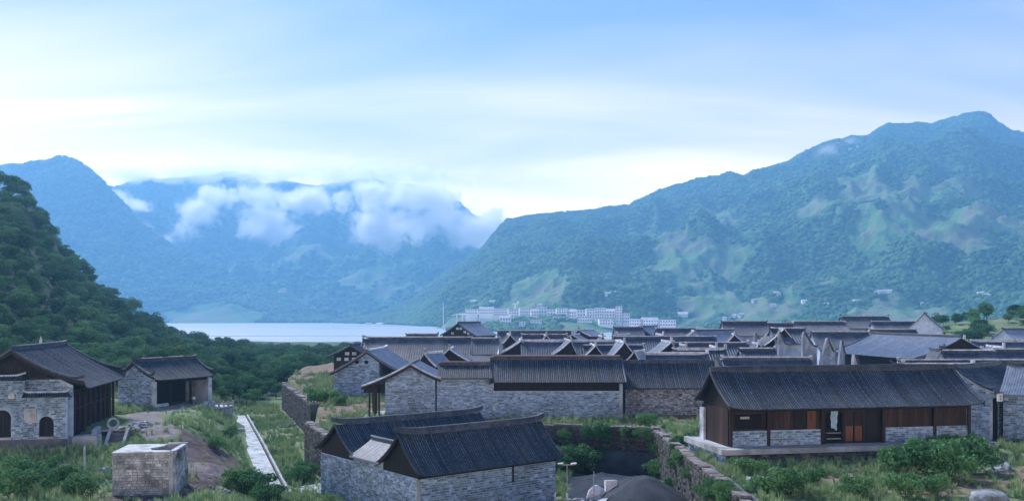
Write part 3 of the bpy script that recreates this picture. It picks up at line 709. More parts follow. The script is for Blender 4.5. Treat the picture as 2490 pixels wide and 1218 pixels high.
B.planks('wood_brown', 3.9, 5.3, 0.22, 1.36, 3.05, vary='wood'); B.planks('wood_brown', 5.3, 6.3, 0.2, 1.36, 3.05, w=0.3)
B.part('shutter', 'wood_black', [(6.35, 7.55, 0.16, 0.22, 1.36, 3.05)]); B.planks('wood_brown', 7.6, 8.85, 0.2, 1.36, 3.05, w=0.42, vary='wood_orange')
for a in (9.6, 14.0): pass
B.part('door_frame', 'wood', [(9.15, 9.4, 0.1, 0.3, 0, 3.05), (11.1, 11.3, 0.1, 0.3, 0, 3.05), (13.15, 13.4, 0.1, 0.3, 0, 3.05), (9.4, 13.15, 0.1, 0.3, 2.8, 3.05)])
B.part('step', 'steel', [(9.5, 10.9, 0.02, 0.3, 0.95, 1.0), (9.5, 10.9, 0.02, 0.3, 0.42, 0.48)])
for a in (11.35, 12.3):
    d = B.part('door', 'wood', [(a, a+0.86, 0.18, 0.24, 0.02, 2.8)]); B.part('door_panel', 'wood_orange', [(a+0.07, a+0.79, 0.14, 0.19, 0.2, 1.55)], parent=d)
B.part('shutter', 'wood_black', [(13.5, 15.0, 0.2, 0.26, 0.0, 3.05)])
B.planks('wood_brown', 15.35, 20.25, 0.25, 1.36, 3.05, vary='wood'); B.planks('wood_brown', 20.6, 23.9, 0.25, 1.36, 3.05, vary='wood')
for k in range(6): B.part('side_plank', 'wood_brown' if k % 3 else 'wood', [(-0.06, 0.0, 0.15 + k*0.98, 1.1 + k*0.98, -0.1, 3.3)])
B.part('corner_pier', 'lime', [(-0.3, 0.0, 5.1, 6.0, -0.6, 3.0)], 0.02)
# cloth hung in the doorway
mb = MB(); n = 9
for half in (0,):
    rows = [[(9.75 + 0.62*i/n + 0.03*math.sin(k*1.3), -0.25 + 0.07*math.sin(i*1.9 + k*0.4), 3.0 - 1.55*k/10 - (0.18 if (k == 10 and i > 5) else 0)) for i in range(n+1)] for k in range(11)]
    mb.grid(rows); mb.grid([[(x, y+0.02, z) for x, y, z in r][::-1] for r in rows])
def to_world(hs, o): o.location = hs.O; o.rotation_euler = (0, 0, R(hs.deg))
o = mb.build('hanging_cloth', M['cloth'], smooth=True); to_world(B, o); tag(o, 'pale blue cloth hanging in the dark doorway of the long timber house', 'cloth')
# platform
pl = empty('platform', (19.35, 79.0, 0), R(10.5), 'pale concrete platform with a stone base under the long timber house', 'platform')
def P_(name, m, boxes, j=0): 
    mb = MB(); [mb.box(*b, j) for b in boxes]; return mb.build(name, M[m], pl)
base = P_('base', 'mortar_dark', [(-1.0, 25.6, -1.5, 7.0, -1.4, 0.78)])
x = -1.15
while x < 25.6:
    b = min(x + random.uniform(1.7, 2.6), 25.75); P_('slab', 'concrete', [(x+0.01, b-0.01, -1.72, 0.2, 0.78, 1.24 + random.uniform(0, 0.01))]); x = b
P_('floor_slab', 'concrete', [(-1.1, 25.7, 0.22, 7.1, 0.79, 1.23)])
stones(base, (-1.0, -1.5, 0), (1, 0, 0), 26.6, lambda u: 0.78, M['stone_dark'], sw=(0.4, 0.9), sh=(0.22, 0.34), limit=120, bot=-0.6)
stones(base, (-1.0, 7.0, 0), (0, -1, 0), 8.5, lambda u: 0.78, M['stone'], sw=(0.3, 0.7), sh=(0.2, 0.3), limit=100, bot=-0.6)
P_('kerb', 'concrete', [(-1.5, -1.1, -1.75, 7.0, 0.80, 1.30)], 0.02)
# ================================================================== 3 middle row
h1 = House('street_house', (xat(1199, 110.5), 110.5, 0), 0.8, 16.0, 7.0, 4.65, 7.3, 'wide stone house with a reddish ridge, centre of the middle row', ov=0.75, gx=0.45, gx2=0.6, up=0.0)
h1.roof(back=False).ridge(curl=0.0, ext=0.0, h=0.42, cap='ridge_red', w=0.3).verges(h=0.14, w=0.14, drop_=0.3)
w = h1.body('mortar', y0=0.0, zt=3.5, gable='wood_black'); h1.face_front(w, top=3.5, limit=300, sw=(0.28, 0.75), sh=(0.14, 0.24), bot=0.35)
h1.part('upper_boarding', 'wood_black', [(0.1, 15.9, 0.45, 0.7, 3.5, 4.6)]); h1.part('plinth', 'concrete_pale', [(-0.1, 15.9, -0.14, 0.02, -0.1, 0.32)], 0.01)
h1.part('end_pier', 'lime', [(15.75, 16.15, -0.2, 0.5, 0, 4.45)], 0.02)
h0 = House('wing_house', (xat(1062, 110.3), 110.4, 0), 0.8, 6.9, 5.6, 5.15, 6.65, 'narrow wing with a reddish ridge between the gabled porch house and the wide stone house', yr=2.8, ov=0.6, gx=0.0, gx2=-0.05)
h0.roof(back=False).ridge(curl=0.0, ext=0.0, h=0.36, cap='ridge_red', w=0.3)
w = h0.body('mortar', x0=0.0, x1=6.9); h0.face_front(w, top=4.95, limit=260, sw=(0.28, 0.72), sh=(0.14, 0.23))
g0 = House('porch_house', (xat(1058, 110.2), 110.2, 0), 90, 9.0, 6.2, 5.1, 6.95, 'gabled stone house with a timber porch on slim posts, left end of the middle row', yr=3.0, ov=0.75, ovb=2.9, zeb=4.15, gx=0.55, tile='tile_pale', gx2=0.2)
g0.roof(near=False, nd=8).ridge(curl=0.0, ext=0.0, h=0.16).verges(ends=(0,), h=0.12, mt='ridge_pale', drop_=0.42)
w = g0.body('mortar'); g0.face_left(w, limit=300, sw=(0.28, 0.72), sh=(0.14, 0.23))
for yy, xx in ((8.2, 0.3), (8.2, 3.2), (8.2, 6.0), (7.5, 0.3), (6.9, 6.0), (7.0, 0.25)): g0.part('post', 'wood', [(xx-0.1, xx+0.1, yy-0.1, yy+0.1, 0.1, 4.5 if yy > 8 else 4.9)])
g0.part('porch_beam', 'wood_black', [(0.15, 0.4, 6.2, 8.9, 3.3, 4.35), (0.15, 8.8, 8.1, 8.35, 3.9, 4.3)])
g0.part('porch_floor', 'concrete', [(-0.4, 9.0, 6.2, 9.4, -0.6, 0.12)], 0.02)
hr = House('rubble_house', (xat(1520, 113.2), 113.2, 0), 0.5, 12.0, 6.6, 3.7, 6.75, 'house with a rough speckled rubble wall right of the wide stone house', ov=0.65, gx=0.1, gx2=0.4)
hr.roof(back=False).ridge(curl=0.0, ext=0.0, h=0.36)
w = hr.body('mortar_dark'); hr.face_front(w, m='rubble', limit=300, sw=(0.2, 0.6), sh=(0.14, 0.26), depth=0.12, jit=0.15, bot=0.2, gap=0.02)
lw = empty('brick_ledge', (xat(1522, 111.5), 111.6, 0), R(1.5), 'low ledge of red bricks at the foot of the rubble wall', 'ledge')
mb = MB(); mb.box(0, 11.6, 0, 1.2, -0.6, 0.12); mb.build('core', M['brick_red'], lw)
bm_ = None
for r_ in range(3):
    x = 0.0
    while x < 11.4:
        if bm_ is None: q = MB(); q.box(-.2, .2, -.06, .06, -.05, .05, 0.006); bm_ = q.mesh('brick', M['brick_red'])
        b = bpy.data.objects.new('brick', bm_); b.location = (x + 0.21 + 0.1*(r_ % 2), -0.04, 0.06 - 0.12*r_); link(b, lw); x += 0.42
# ================================================================== 4 second row, left
n1 = House('gabled_house', (xat(922, 138.0), 138.0, gz(-22, 139)), 86, 14.0, 7.2, 3.9, 6.9, 'stone gabled house with two round vents and a broad pale roof, upper terrace edge', yr=1.9, ov=3.0, ovb=0.5, gx=0.5, tile='tile_pale', zeb=3.4)
n1.roof(near=False, nd=8).ridge(curl=0.3, ext=0.0, h=0.2, m='ridge_pale').verges(ends=(0,), h=0.12, mt='ridge', drop_=0.4)
w = n1.body('mortar', x0=0.0); n1.face_left(w, limit=300, sw=(0.4, 0.9), sh=(0.18, 0.28))
n1.part('porch_wall', 'wood_black', [(0.8, 13.5, -1.9, -1.7, 0, 4.0)])
for yy in (2.0, 3.5):
    mb = MB(); mb.tube([(-0.02, yy, 5.1), (-0.12, yy, 5.1)], 0.3, 10); mb.build('round_vent', M['void'], n1.root)
n1.part('plinth', 'concrete', [(-0.35, 0.0, -0.3, 8.3, -0.5, 0.15)], 0.02)
t1 = House('timber_house', (xat(895, 160), 160, gz(-28, 161)), 90, 8.0, 6.2, 4.5, 6.6, 'reddish timber house whose gable has small white plaster panels, far left of the village', ov=0.9, ovb=1.3, gx=0.7)
t1.roof(near=False).ridge(curl=0.2, h=0.25).verges(ends=(0,), h=0.14, drop_=0.3)
w = t1.body('wood_black', zt=4.3, gable='wood_black')
for k in range(10): t1.part('plank', 'wood_brown', [(-0.06, 0.0, 0.05 + k*0.615, 0.64 + k*0.615, -0.5, 3.4)])
t1.part('tie_beam', 'wood', [(-0.12, 0, 0, 6.2, 3.45, 3.7), (-0.12, 0, 0.6, 5.6, 4.55, 4.72), (-0.12, 0, 3.0, 3.2, 3.7, 6.2)])
for y, z_ in ((0.7, 3.8), (2.1, 3.8), (3.5, 3.8), (4.9, 3.8), (2.1, 4.8), (3.4, 4.8)): t1.part('plaster_panel', 'lime', [(-0.08, -0.02, y, y+0.75, z_, z_+0.55)])
# ================================================================== 5 left houses
L1 = House('temple_hall', (-47.9, 96.8, 0.0), 101, 18.0, 12.6, 4.9, 9.2, 'large timber hall with a sweeping curved roof behind a stone gate wall, far left', 'building', yr=6.0, ov=1.3, ovb=1.0, gx=0.8, up=0.9)
L1.roof(back=False, nd=12).ridge(curl=0.3, ext=0.0, h=0.45, ornament=True).verges(h=0.22, w=0.26, curl=0.5, drop_=0.4)
w = L1.body('wood_black', y0=0.4, zt=4.6, gable='wood_black', below=1.8)
for k in range(9): L1.part('post', 'wood', [(0.1 + k*2.2, 0.36 + k*2.2, -0.02, 0.24, -0.3, 5.0)])
for k in range(8):
    for q in range(3): L1.part('plank', 'wood', [(0.42 + k*2.2 + q*0.62, 1.0 + k*2.2 + q*0.62, 0.28, 0.34, 0.0, 3.9)])
L1.part('rail', 'wood_brown', [(0.2, 17.8, 0.12, 0.22, 2.55, 2.68)]); L1.part('eave_beam', 'wood_black', [(0, 18, -0.1, 0.25, 4.5, 4.8)])
L1.part('gable_beam', 'wood', [(-0.35, -0.1, 2.2, 9.8, 6.0, 6.25)])
w = L1.body('mortar', x0=-0.2, x1=0.1, zt=6.0, gable='wood_black', below=1.8, name='gable_wall')
stones(w, (-0.2, 12.6, 0), (0, -1, 0), 12.6, lambda u: min(6.0, L1.z(12.6-u) - 0.35), M['stone'], limit=160, bot=3.6)
# gate wall in front of the gable
gw = empty('gate_wall', (-47.9, 95.3, -0.0), R(101 - 90), 'stone gate wall with two arched doors and a blank plaque, bottom left', 'wall')
# local x runs to the right; the corner is x = 0, so the wall lies at negative x
mb = MB()
def arch_wall(x0, x1, z0, z1, doors, y0, y1):
    """wall face split round the arched openings"""
    xs = x0
    for c, wd, ht in sorted(doors):
        mb.box(xs, c - wd/2, y0, y1, z0, z1); n = 8; r = wd/2; zc_ = ht - r
        for k in range(n):
            a0, a1 = math.pi - math.pi*k/n, math.pi - math.pi*(k+1)/n
            pa, pb = (c + r*math.cos(a0), zc_ + r*math.sin(a0)), (c + r*math.cos(a1), zc_ + r*math.sin(a1))
            mb.prism([(pa[0], y0, pa[1]), (pb[0], y0, pb[1]), (pb[0], y0, z1), (pa[0], y0, z1)], (0, y1-y0, 0))
        xs = c + wd/2
    mb.box(xs, x1, y0, y1, z0, z1)
arch_wall(-4.3, 0.0, -1.7, 4.2, [(-2.0, 1.5, 2.15)], 0, 0.6)
arch_wall(-13.0, -4.3, -1.7, 6.0, [(-6.3, 1.7, 2.9)], 0, 0.6)
gwm = mb.build('wall', M['mortar'], gw)
stones(gwm, (-4.3, 0, 0), (1, 0, 0), 4.3, lambda u: 4.1, M['stone'], sw=(0.25, 0.55), sh=(0.15, 0.24), limit=180, holes=((1.45, 3.15, -1, 2.3), (0.2, 1.5, 1.5, 2.9)), bot=-0.4)
stones(gwm, (-13.0, 0, 0), (1, 0, 0), 8.7, lambda u: 5.9, M['stone'], sw=(0.25, 0.6), sh=(0.15, 0.26), limit=120, holes=((5.7, 7.7, -1, 3.1),), bot=-0.4)
def P_(par, name, m, boxes, j=0):
    mb = MB(); [mb.box(*b, j) for b in boxes]; return mb.build(name, M[m], par)
for c, wd, ht in ((-2.0, 1.5, 2.15), (-6.3, 1.7, 2.9)):
    d = P_(gw, 'door', 'wood_black', [(c - wd/2 - 0.02, c + wd/2 + 0.02, 0.3, 0.36, -0.2, ht)])
    for k in range(5): P_(d, 'door_plank', 'wood_black', [(c - wd/2 + k*wd/5 + 0.01, c - wd/2 + (k+1)*wd/5 - 0.01, 0.25, 0.31, -0.1, ht - 0.12)])
    P_(gw, 'door_sill', 'concrete', [(c - wd/2 - 0.1, c + wd/2 + 0.1, -0.3, 0.3, -0.25, -0.02)])
P_(gw, 'plaque', 'concrete_pale', [(-4.15, -2.95, -0.12, 0.0, 1.55, 2.85)]); P_(gw, 'plaque', 'concrete_pale', [(-5.7, -5.1, -0.12, 0.0, 4.1, 4.7)])
def coping(par, x0, x1, z, y0=-0.55, y1=1.0, curl=0.3, m='tile'):
    ym = (y0+y1)/2; mb = MB()
    mb.prism([(x0, y0, z), (x0, ym, z+0.42), (x0, y1, z), (x0, ym, z - 0.02)], (x1-x0, 0, 0)); c = mb.build('coping', M['tile_under'], par)
    x = x0 + 0.12
    q = MB(); q.tube([(0, y0-0.03, z+0.05), (0, ym, z+0.45)], 0.075, 6); t = q.mesh('coping_tile', M[m])
    while x < x1: o = bpy.data.objects.new('coping_tile', t); o.location = (x, 0, 0); link(o, c); x += 0.24
    mb = MB(); rows = []
    for k in range(13):
        x = x0 - 0.1 + (x1-x0+0.2)*k/12; q_ = abs(k/6 - 1); zz = z + 0.40 + curl*q_**9
        rows.append([(x, ym-0.09, zz), (x, ym-0.09, zz+0.2), (x, ym+0.09, zz+0.2), (x, ym+0.09, zz), (x, ym-0.09, zz)])
    mb.grid(rows); mb.poly(rows[0][:-1]); mb.poly(rows[-1][:-1][::-1]); mb.build('coping_ridge', M['ridge_pale'], c)
coping(gw, -4.3, 0.15, 4.2); coping(gw, -13.2, -4.2, 6.0)
P_(gw, 'plinth', 'mortar_dark', [(-13, 0.1, -0.35, 0.0, -2.2, -0.28)], 0.02)
# terrace, steps and rubbish in front of the timber hall
tr = empty('stone_terrace', (-47.9, 96.8, 0), R(101), 'stone terrace and stair in front of the large timber hall, far left', 'terrace')
P_(tr, 'terrace_block', 'mortar_dark', [(3.2, 11.0, -5.2, -1.2, -2.4, -0.2)]); P_(tr, 'edge_slab', 'concrete', [(3.0, 11.1, -5.4, -4.8, -0.2, 0.0), (3.0, 3.5, -4.8, -1.0, -0.2, 0.0)], 0.02)
P_(tr, 'terrace_block', 'concrete', [(-0.8, 1.2, -2.6, -0.1, -2.2, -0.2)], 0.04); 
mb = MB(); mb.prism([(-1.2, -2.2, -2.2), (2.6, -2.2, -2.2), (2.6, -2.2, 0.5), (1.2, -2.2, 0.35), (-1.2, -2.2, -1.3)], (0, 0.5, 0)); mb.build('side_wall', M['concrete'], tr)
st_ = MB()
for k in range(8): st_ = MB(); st_.box(1.3 + 0.32*k - 1.2, 1.3 + 0.32*(k+1) - 1.2, -4.9, -3.3, -2.6, -1.75 + 0.2*k); st_.build('step', M['mortar_dark'], tr)
for yy in (-5.15, -3.3):
    mb = MB(); mb.prism([(-0.3, yy, -2.4), (3.1, yy, -2.4), (3.1, yy, 0.12), (2.6, yy, 0.12), (-0.3, yy, -1.6)], (0, 0.28, 0)); mb.build('cheek_wall', M['concrete'], tr)
stones(tr, (3.2, -5.2, 0), (1, 0, 0), 7.8, lambda u: -0.22, M['stone'], sw=(0.3, 0.7), sh=(0.2, 0.32), limit=80, bot=-1.8)
def rock_mesh(name, m, seed, sx=1, sy=1, sz=0.7, sub=2):
    import bmesh
    r = np.random.default_rng(seed); bm = bmesh.new(); bmesh.ops.create_icosphere(bm, subdivisions=sub, radius=1.0)
    for _ in range(7):   # chip flat faces off
        n = r.normal(size=3); n /= np.linalg.norm(n); d = r.uniform(0.55, 0.85); n = Vector(n)
        for v in bm.verts:
            k = v.co.dot(n) - d
            if k > 0: v.co -= n * k
    for v in bm.verts: v.co += Vector(r.normal(size=3) * 0.03); v.co.x *= sx; v.co.y *= sy; v.co.z *= sz
    me = bpy.data.meshes.new(name); bm.to_mesh(me); bm.free(); me.materials.append(M[m]); return me
rub = [rock_mesh('rubble_piece', 'rock', s, 1, 0.8, 0.6, 1) for s in (11, 12, 13)]; rubw = [rock_mesh('rubble_piece', 'lime', s, 1, 0.7, 0.5, 1) for s in (14, 15)]
def heap(name, c, rx, ry, n, s0, s1, ms, label, cat, zz=None):
    e_ = empty(name, (c[0], c[1], gz(*c) if zz is None else zz), 0, label, cat)
    for k in range(n):
        a_ = random.uniform(0, 6.28); d = random.random()**0.6; x, y = rx*d*math.cos(a_), ry*d*math.sin(a_); s_ = random.uniform(s0, s1)
        o = bpy.data.objects.new('piece', random.choice(ms)); g = (gz(c[0]+x, c[1]+y) - e_.location.z) if zz is None else 0
        o.location = (x, y, g + s_*0.2 + (1-d)*s1*1.2*random.random()); o.scale = (s_, s_, s_); o.rotation_euler = (random.uniform(-.5, .5), random.uniform(-.5, .5), a_*3); link(o, e_)
heap('rubble_heap', (-43.6, 103.5), 1.6, 3.6, 46, 0.15, 0.4, rub + rubw, 'heap of broken stone and roof ornaments on the terrace before the timber hall', 'rubble', zz=0.0)
mb = MB(); mb.tube([(0.55*math.cos(t_), 0, 0.9 + 0.55*math.sin(t_)) for t_ in [2*math.pi*k/14 for k in range(15)]], 0.14, 6, False); o = mb.build('round_stone_frame', M['concrete'], None); o.location = (-44.8, 99.6, -0.1); o.rotation_euler = (0, 0, 0.5)
tag(o, 'round carved stone window frame standing among the rubble on the terrace', 'stone frame')
# second hall
L2 = House('open_hall', (-50.3, 124, -0.5), 63, 10.6, 6.9, 4.35, 6.85, 'open-fronted stone hall with upturned eaves among the trees, left', 'building', yr=3.4, ov=0.8, ovb=0.5, gx=0.5, up=0.5)
L2.roof(back=False, nd=10).ridge(curl=0.35, ext=0.1, h=0.4, ornament=False).verges(h=0.24, w=0.26, curl=0.55, drop_=0.3)
L2.part('ridge_lime_band', 'ridge_pale', [(1.2, 4.6, 3.3, 3.5, 7.2, 7.38), (6.0, 8.6, 3.3, 3.5, 7.2, 7.38)], 0.03)
w = L2.body('mortar', x0=0, x1=0.5, below=1.2); L2.face_left(w, limit=260, sw=(0.35, 0.8), sh=(0.18, 0.3))
w2 = L2.body('lime', x0=10.1, x1=10.6, below=1.2, name='end_wall'); L2.body('wood_black', x0=0.5, x1=10.1, y0=4.5, y1=6.9, name='back_wall')
L2.part('corner_pier', 'lime', [(-0.08, 0.55, -0.25, 0.12, -0.8, 4.1)], 0.01); L2.part('corner_pier', 'lime', [(10.0, 10.7, -0.3, 0.2, -0.4, 4.1)], 0.01)
for x_ in (3.5, 7.2): L2.part('post', 'wood_black', [(x_-0.13, x_+0.13, 0.2, 0.45, 0, 4.3)])
L2.part('eave_beam', 'wood_black', [(0.5, 10.1, 0.0, 0.35, 3.85, 4.25)]); L2.part('floor', 'concrete', [(0.5, 10.1, -0.2, 4.5, -1.2, 0.0)])
L2.part('low_wall', 'lime', [(0.5, 2.6, -0.25, -0.05, -0.3, 0.95)], 0.03)
t2 = empty('balustrade_terrace', (-50.3, 124, -0.5), R(63), 'raised stone terrace with a low balustrade before the open-fronted hall', 'terrace')
P_(t2, 'terrace_block', 'mortar_dark', [(6.0, 11.6, -3.6, -0.4, -1.6, -0.25)]); P_(t2, 'terrace_slab', 'concrete_pale', [(5.8, 11.8, -3.8, -0.3, -0.25, -0.05)], 0.02)
for k in range(7): P_(t2, 'baluster', 'concrete_pale', [(6.0 + k*0.93, 6.2 + k*0.93, -3.7, -3.5, -0.05, 0.72)]); P_(t2, 'face_panel', 'concrete', [(5.95 + k*0.8, 6.65 + k*0.8, -3.68, -3.58, -1.4, -0.35)])
P_(t2, 'rail', 'concrete', [(5.9, 11.8, -3.72, -3.48, 0.35, 0.47)])
mb = MB(); rows = [[(1.0 + 5.0*k/10, y_, -0.95 + 0.85*math.sin(math.pi*0.5*k/10)) for y_ in (-3.4, -1.6)] for k in range(11)]
mb.grid(rows); mb.grid([[(x, y, z-0.25) for x, y, z in r][::-1] for r in rows]); mb.build('ramp', M['concrete'], t2)
mb = MB(); mb.box(0, 1.9, 0, 0.8, 0, 0.85, 0.05); o = mb.build('stone_trough', M['lime'], None); p_ = L2.root.matrix_basis if False else None
c_, s_ = math.cos(R(63)), math.sin(R(63)); o.location = (-50.3 + 7.6*c_ + 2.0*s_, 124 + 7.6*s_ - 2.0*c_, -0.55); o.rotation_euler = (0, 0, R(63)); tag(o, 'pale stone trough on the balustraded terrace in front of the open hall', 'trough')
o = bpy.data.objects.new('stone_ball', rock_mesh('stone_ball', 'white', 3, 1, 1, 1)); o.scale = (.28,)*3; link(o); o.location = (-50.3 + 6.9*c_ + 0.6*s_, 124 + 6.9*s_ - 0.6*c_, 1.3 - 0.5); tag(o, 'white round lamp globe in front of the dark opening of the open hall', 'lamp')
mb = MB(); mb.tube([(0, 0, 0), (0, 0, 1.2)], 0.05, 6); q = mb.build('lamp_post', M['steel'], o); q.scale = (1/.28,)*3; q.location = (0, 0, -1.25/.28)
# ================================================================== 6 right edge houses
E1 = House('corner_house', (49.6, 92.0, 0), 42, 12.0, 6.6, 4.9, 7.3, 'stone gabled house with a white bargeboard and dark doorway, right edge', yr=3.3, ov=0.5, gx=0.35, up=0.3)
E1.roof(back=False).ridge(curl=0.3, h=0.4).verges(ends=(0,), h=0.14, w=0.14, board='lime', drop_=0.25, curl=0.25)
w = E1.body('mortar', zt=None); E1.face_left(w, limit=300, sw=(0.3, 0.7), sh=(0.16, 0.26)); 
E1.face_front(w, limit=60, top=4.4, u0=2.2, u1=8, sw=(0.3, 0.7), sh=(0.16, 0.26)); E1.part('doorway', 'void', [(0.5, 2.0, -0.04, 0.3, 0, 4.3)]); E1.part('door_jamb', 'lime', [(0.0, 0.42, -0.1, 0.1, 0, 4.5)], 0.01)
E2 = House('edge_house', (51.3, 92.6, 0.0), -41, 9.0, 6.5, 4.75, 7.6, 'stone house with a pale roof cut off by the right edge of the picture', yr=3.2, ov=0.6, gx=0.3, tile='tile_pale')
E2.roof(near=False).ridge(); w = E2.body('mortar'); E2.face_front(w, limit=260, sw=(0.3, 0.7), sh=(0.16, 0.26), top=4.5)
mb = MB(); mb.box(-0.28, 0.28, -0.12, 0.12, -0.42, 0.42); o = mb.build('hanging_sign', M['white'], None); o.location = (50.0, 90.9, 4.55); o.rotation_euler = (0, 0, R(20)); tag(o, 'small white lantern sign hanging at the corner of the right edge house', 'sign')
mb = MB(); mb.box(-0.36, 0.36, -0.2, 0.2, 0.42, 0.52); mb.tube([(0, 0, 0.5), (0, 0.4, 0.75)], 0.03, 5); mb.build('sign_hood', M['wood_black'], o)
mb = MB(); [mb.box(-0.03 + dx, 0.03 + dx, -0.125, -0.12, z0, z0 + hh) for dx, z0, hh in ((0.0, -0.3, 0.55), (-0.1, 0.05, 0.12), (0.1, 0.05, 0.12), (-0.09, -0.2, 0.1), (0.1, -0.2, 0.1))]; mb.build('painted_character', M['wood'], o)
# ================================================================== 7 houses behind
def Yof(py): return 18498.0 / (py - 713.3)
def bgP(name, x0, x1, py, label, deg=0, Y=None, W=7.0, dh=2.5, tile='tile_far', ridge='ridge', wall='mortar', curl=0.3, ends=(), rib=0.45, h=0.35, up=0.2, cap='ridge_pale', ornament=False, skirt=None, wallh=None):
    Y = Y or Yof(py); X0, X1 = xat(x0, Y), xat(x1, Y); L = (X1 - X0) / max(0.3, math.cos(R(deg))); zr = zat(py, Y) - h
    ry = W/2; O = (X0 + ry*math.sin(R(deg)), Y - ry*math.cos(R(deg))); zb = min(gz(*O), gz(X1, Y)) 
    hs = House(name, (O[0], O[1], zb), deg, L, W, zr - dh - zb, zr - zb, label, 'house', GRP_V, ov=0.8, gx=0.3, tile=tile, up=up)
    hs.roof(near=False, nd=5, rib=rib).ridge(m=ridge, curl=curl, ext=0.1, h=h, cap=cap, ornament=ornament); hs.body(wall, below=1.5)
    if ends: hs.verges(ends=ends, h=0.16, mt=ridge, board=None, curl=0.2)
    for x_ in (-0.35, L + 0.1):
        if random.random() < 0.6: hs.part('ridge_tip', 'lime', [(x_, x_ + 0.35, ry-0.16, ry+0.16, zr - zb + 0.1, zr - zb + 0.55 + random.random()*0.35)], 0.08)
    return hs
def bgG(name, xa, py, wl, wr, label, deg=90, Y=None, L=6, dh=2.2, tile='tile_pale', verge='ridge_pale', wall='wood_black', h=0.15, group=GRP_V, up=0.0, orn=True, zt=None):
    """gable towards the camera: apex at xa, eaves wl to wr"""
    Y = Y or Yof(py); XA, XL, XR = xat(xa, Y), xat(wl, Y), xat(wr, Y); W = (XR - XL) - 1.2; zr = zat(py, Y) - h; yr = (XR - XA) - 0.6
    O = (XR - 0.6, Y); 
    if deg != 90: # turn about the apex
        O = (XA + yr*math.sin(R(deg)), Y - yr*math.cos(R(deg)))
    zb = gz(XA, Y)
    hs = House(name, (O[0], O[1], zb), deg, L, W, zr - dh - zb, zr - zb, label, 'house', group, yr=yr, ov=0.6, gx=0.35, tile=tile, up=up)
    hs.roof(near=False, nd=5, rib=0.4).ridge(m=verge, curl=0.15, ext=0.0, h=h + 0.05).verges(ends=(0,), mt=verge, board='wood_black' if wall == 'wood_black' else None, h=0.16, w=0.25)
    hs.body(wall, zt=zt)
    if orn: hs.part('ridge_ornament', 'lime', [(-0.4, 0.1, yr-0.15, yr+0.15, zr - zb + 0.1, zr - zb + 0.75)], 0.04)
    return hs
bgP('long_house', 886, 1146, 819, 'longest dark roof at the left of the village, its ridge meeting the lake', Y=168, W=13, dh=4.4, ridge='ridge', curl=0.5, ends=(0,))
bgP('short_house', 1150, 1210, 821, 'short roof joined to the right end of the longest dark roof', Y=166, W=7, dh=2.6)
bgP('low_house', 990, 1062, 811, 'small dark roof left of the big pale gable by the lake', Y=196)
hG = bgG('gabled_hall', 1115, 782, 1062, 1168, 'tall dark gable with white panels and a pale side roof beside the lake', deg=58, Y=235, L=10, dh=3.2, h=0.4, verge='ridge', orn=False, group=None)
for y_, z_ in ((1.8, 4.6), (3.2, 5.0), (4.7, 5.9), (6.0, 5.9), (7.9, 4.6)): hG.part('plaster_panel', 'lime', [(-0.08, 0.03, y_*0.85, y_*0.85+0.8, hG.zr-3.3+z_-4.3, hG.zr-3.3+z_-3.7)])
bgG('gable_house', 1093, 846, 1056, 1142, 'small dark gable with pale verges and a white ornament in front of the longest roof', deg=88, L=5, dh=1.9)
bgG('pale_roof_house', 1034, 856, 1010, 1070, 'little pale pointed roof just left of the small dark gable', deg=60, L=4, dh=1.9, tile='tile_pale')
bgG('gable_house', 1268, 826, 1210, 1302, 'gable with a long pale left slope behind the reddish ridge of the wide house', deg=92, L=7, dh=2.6)
bgP('back_house', 1212, 1392, 803, 'thin dark roof line right of the gable by the lake', W=6)
bgP('back_house', 1270, 1375, 812, 'dark roof line one row in front of the thinnest roof line', W=6)
bgP('back_house', 1270, 1505, 826, 'long roof between two pale gables behind the wide stone house', ridge='ridge_pale', h=0.3, dh=3.0, W=8)
bgG('gable_house', 1388, 826, 1345, 1402, 'narrow pale slanting roof behind the middle of the reddish ridge', deg=94, L=8, dh=2.4, Y=158)
bgG('hump_roof_house', 1408, 800, 1388, 1445, 'small pale hump of a roof just below the white town', deg=50, L=6, dh=1.6, Y=222)
bgG('gable_house', 1392, 812, 1362, 1420, 'low pale roof in front of the hump roof', deg=70, L=5, dh=1.3, Y=190)
bgG('gable_house', 1518, 829, 1484, 1550, 'pale gable with ragged white ridge ornaments behind the right end of the reddish ridge', deg=95, L=6, dh=2.5, Y=146)
bgG('gable_house', 1545, 852, 1518, 1562, 'lowest small pale roof touching the right end of the reddish ridge', deg=60, L=3, dh=1.6, Y=126, orn=False)
bgP('back_house', 1492, 1738, 817, 'long dark roof right of centre, third row from the back', W=8, dh=2.8, ridge='ridge')
bgG('gable_house', 1500, 812, 1482, 1540, 'pale broken ridge end at the left end of the long third row roof', deg=45, L=4, dh=1.2, Y=196)
bgG('far_gable', 1556, 792, 1532, 1592, 'dark gable with a pale right slope below the white tower block', deg=52, Y=232, L=9, dh=2.4, verge='ridge', orn=False)
bgP('far_house', 1494, 1562, 794, 'dark roof left of the gable below the white tower block', Y=226)
bgP('far_house', 1596, 1692, 797, 'dark roof right of the gable below the white tower block', Y=224)
bgP('back_house', 1640, 1815, 832, 'long dark roof below the broad pale sloping roof', W=7, dh=2.4, ends=(1,), curl=0.4)
bgP('pale_house', 1692, 1792, 800, 'broad pale sloping roof below the scattered hillside houses', deg=24, Y=196, W=13, dh=4.3, tile='tile_pale')
bgG('gable_house', 1690, 803, 1662, 1722, 'dark gable with a white verge at the left end of the broad pale roof', deg=88, L=4, Y=200, dh=1.7)
bgP('back_house', 1552, 1715, 857, 'dark roof right behind the ridge of the rubble walled house', W=7, dh=2.4, ridge='ridge_pale', h=0.25)
bgG('gable_house', 1632, 829, 1588, 1650, 'slanting pale roof between two long dark roofs, left of the broken parapet', deg=94, L=6, dh=2.2, Y=146)
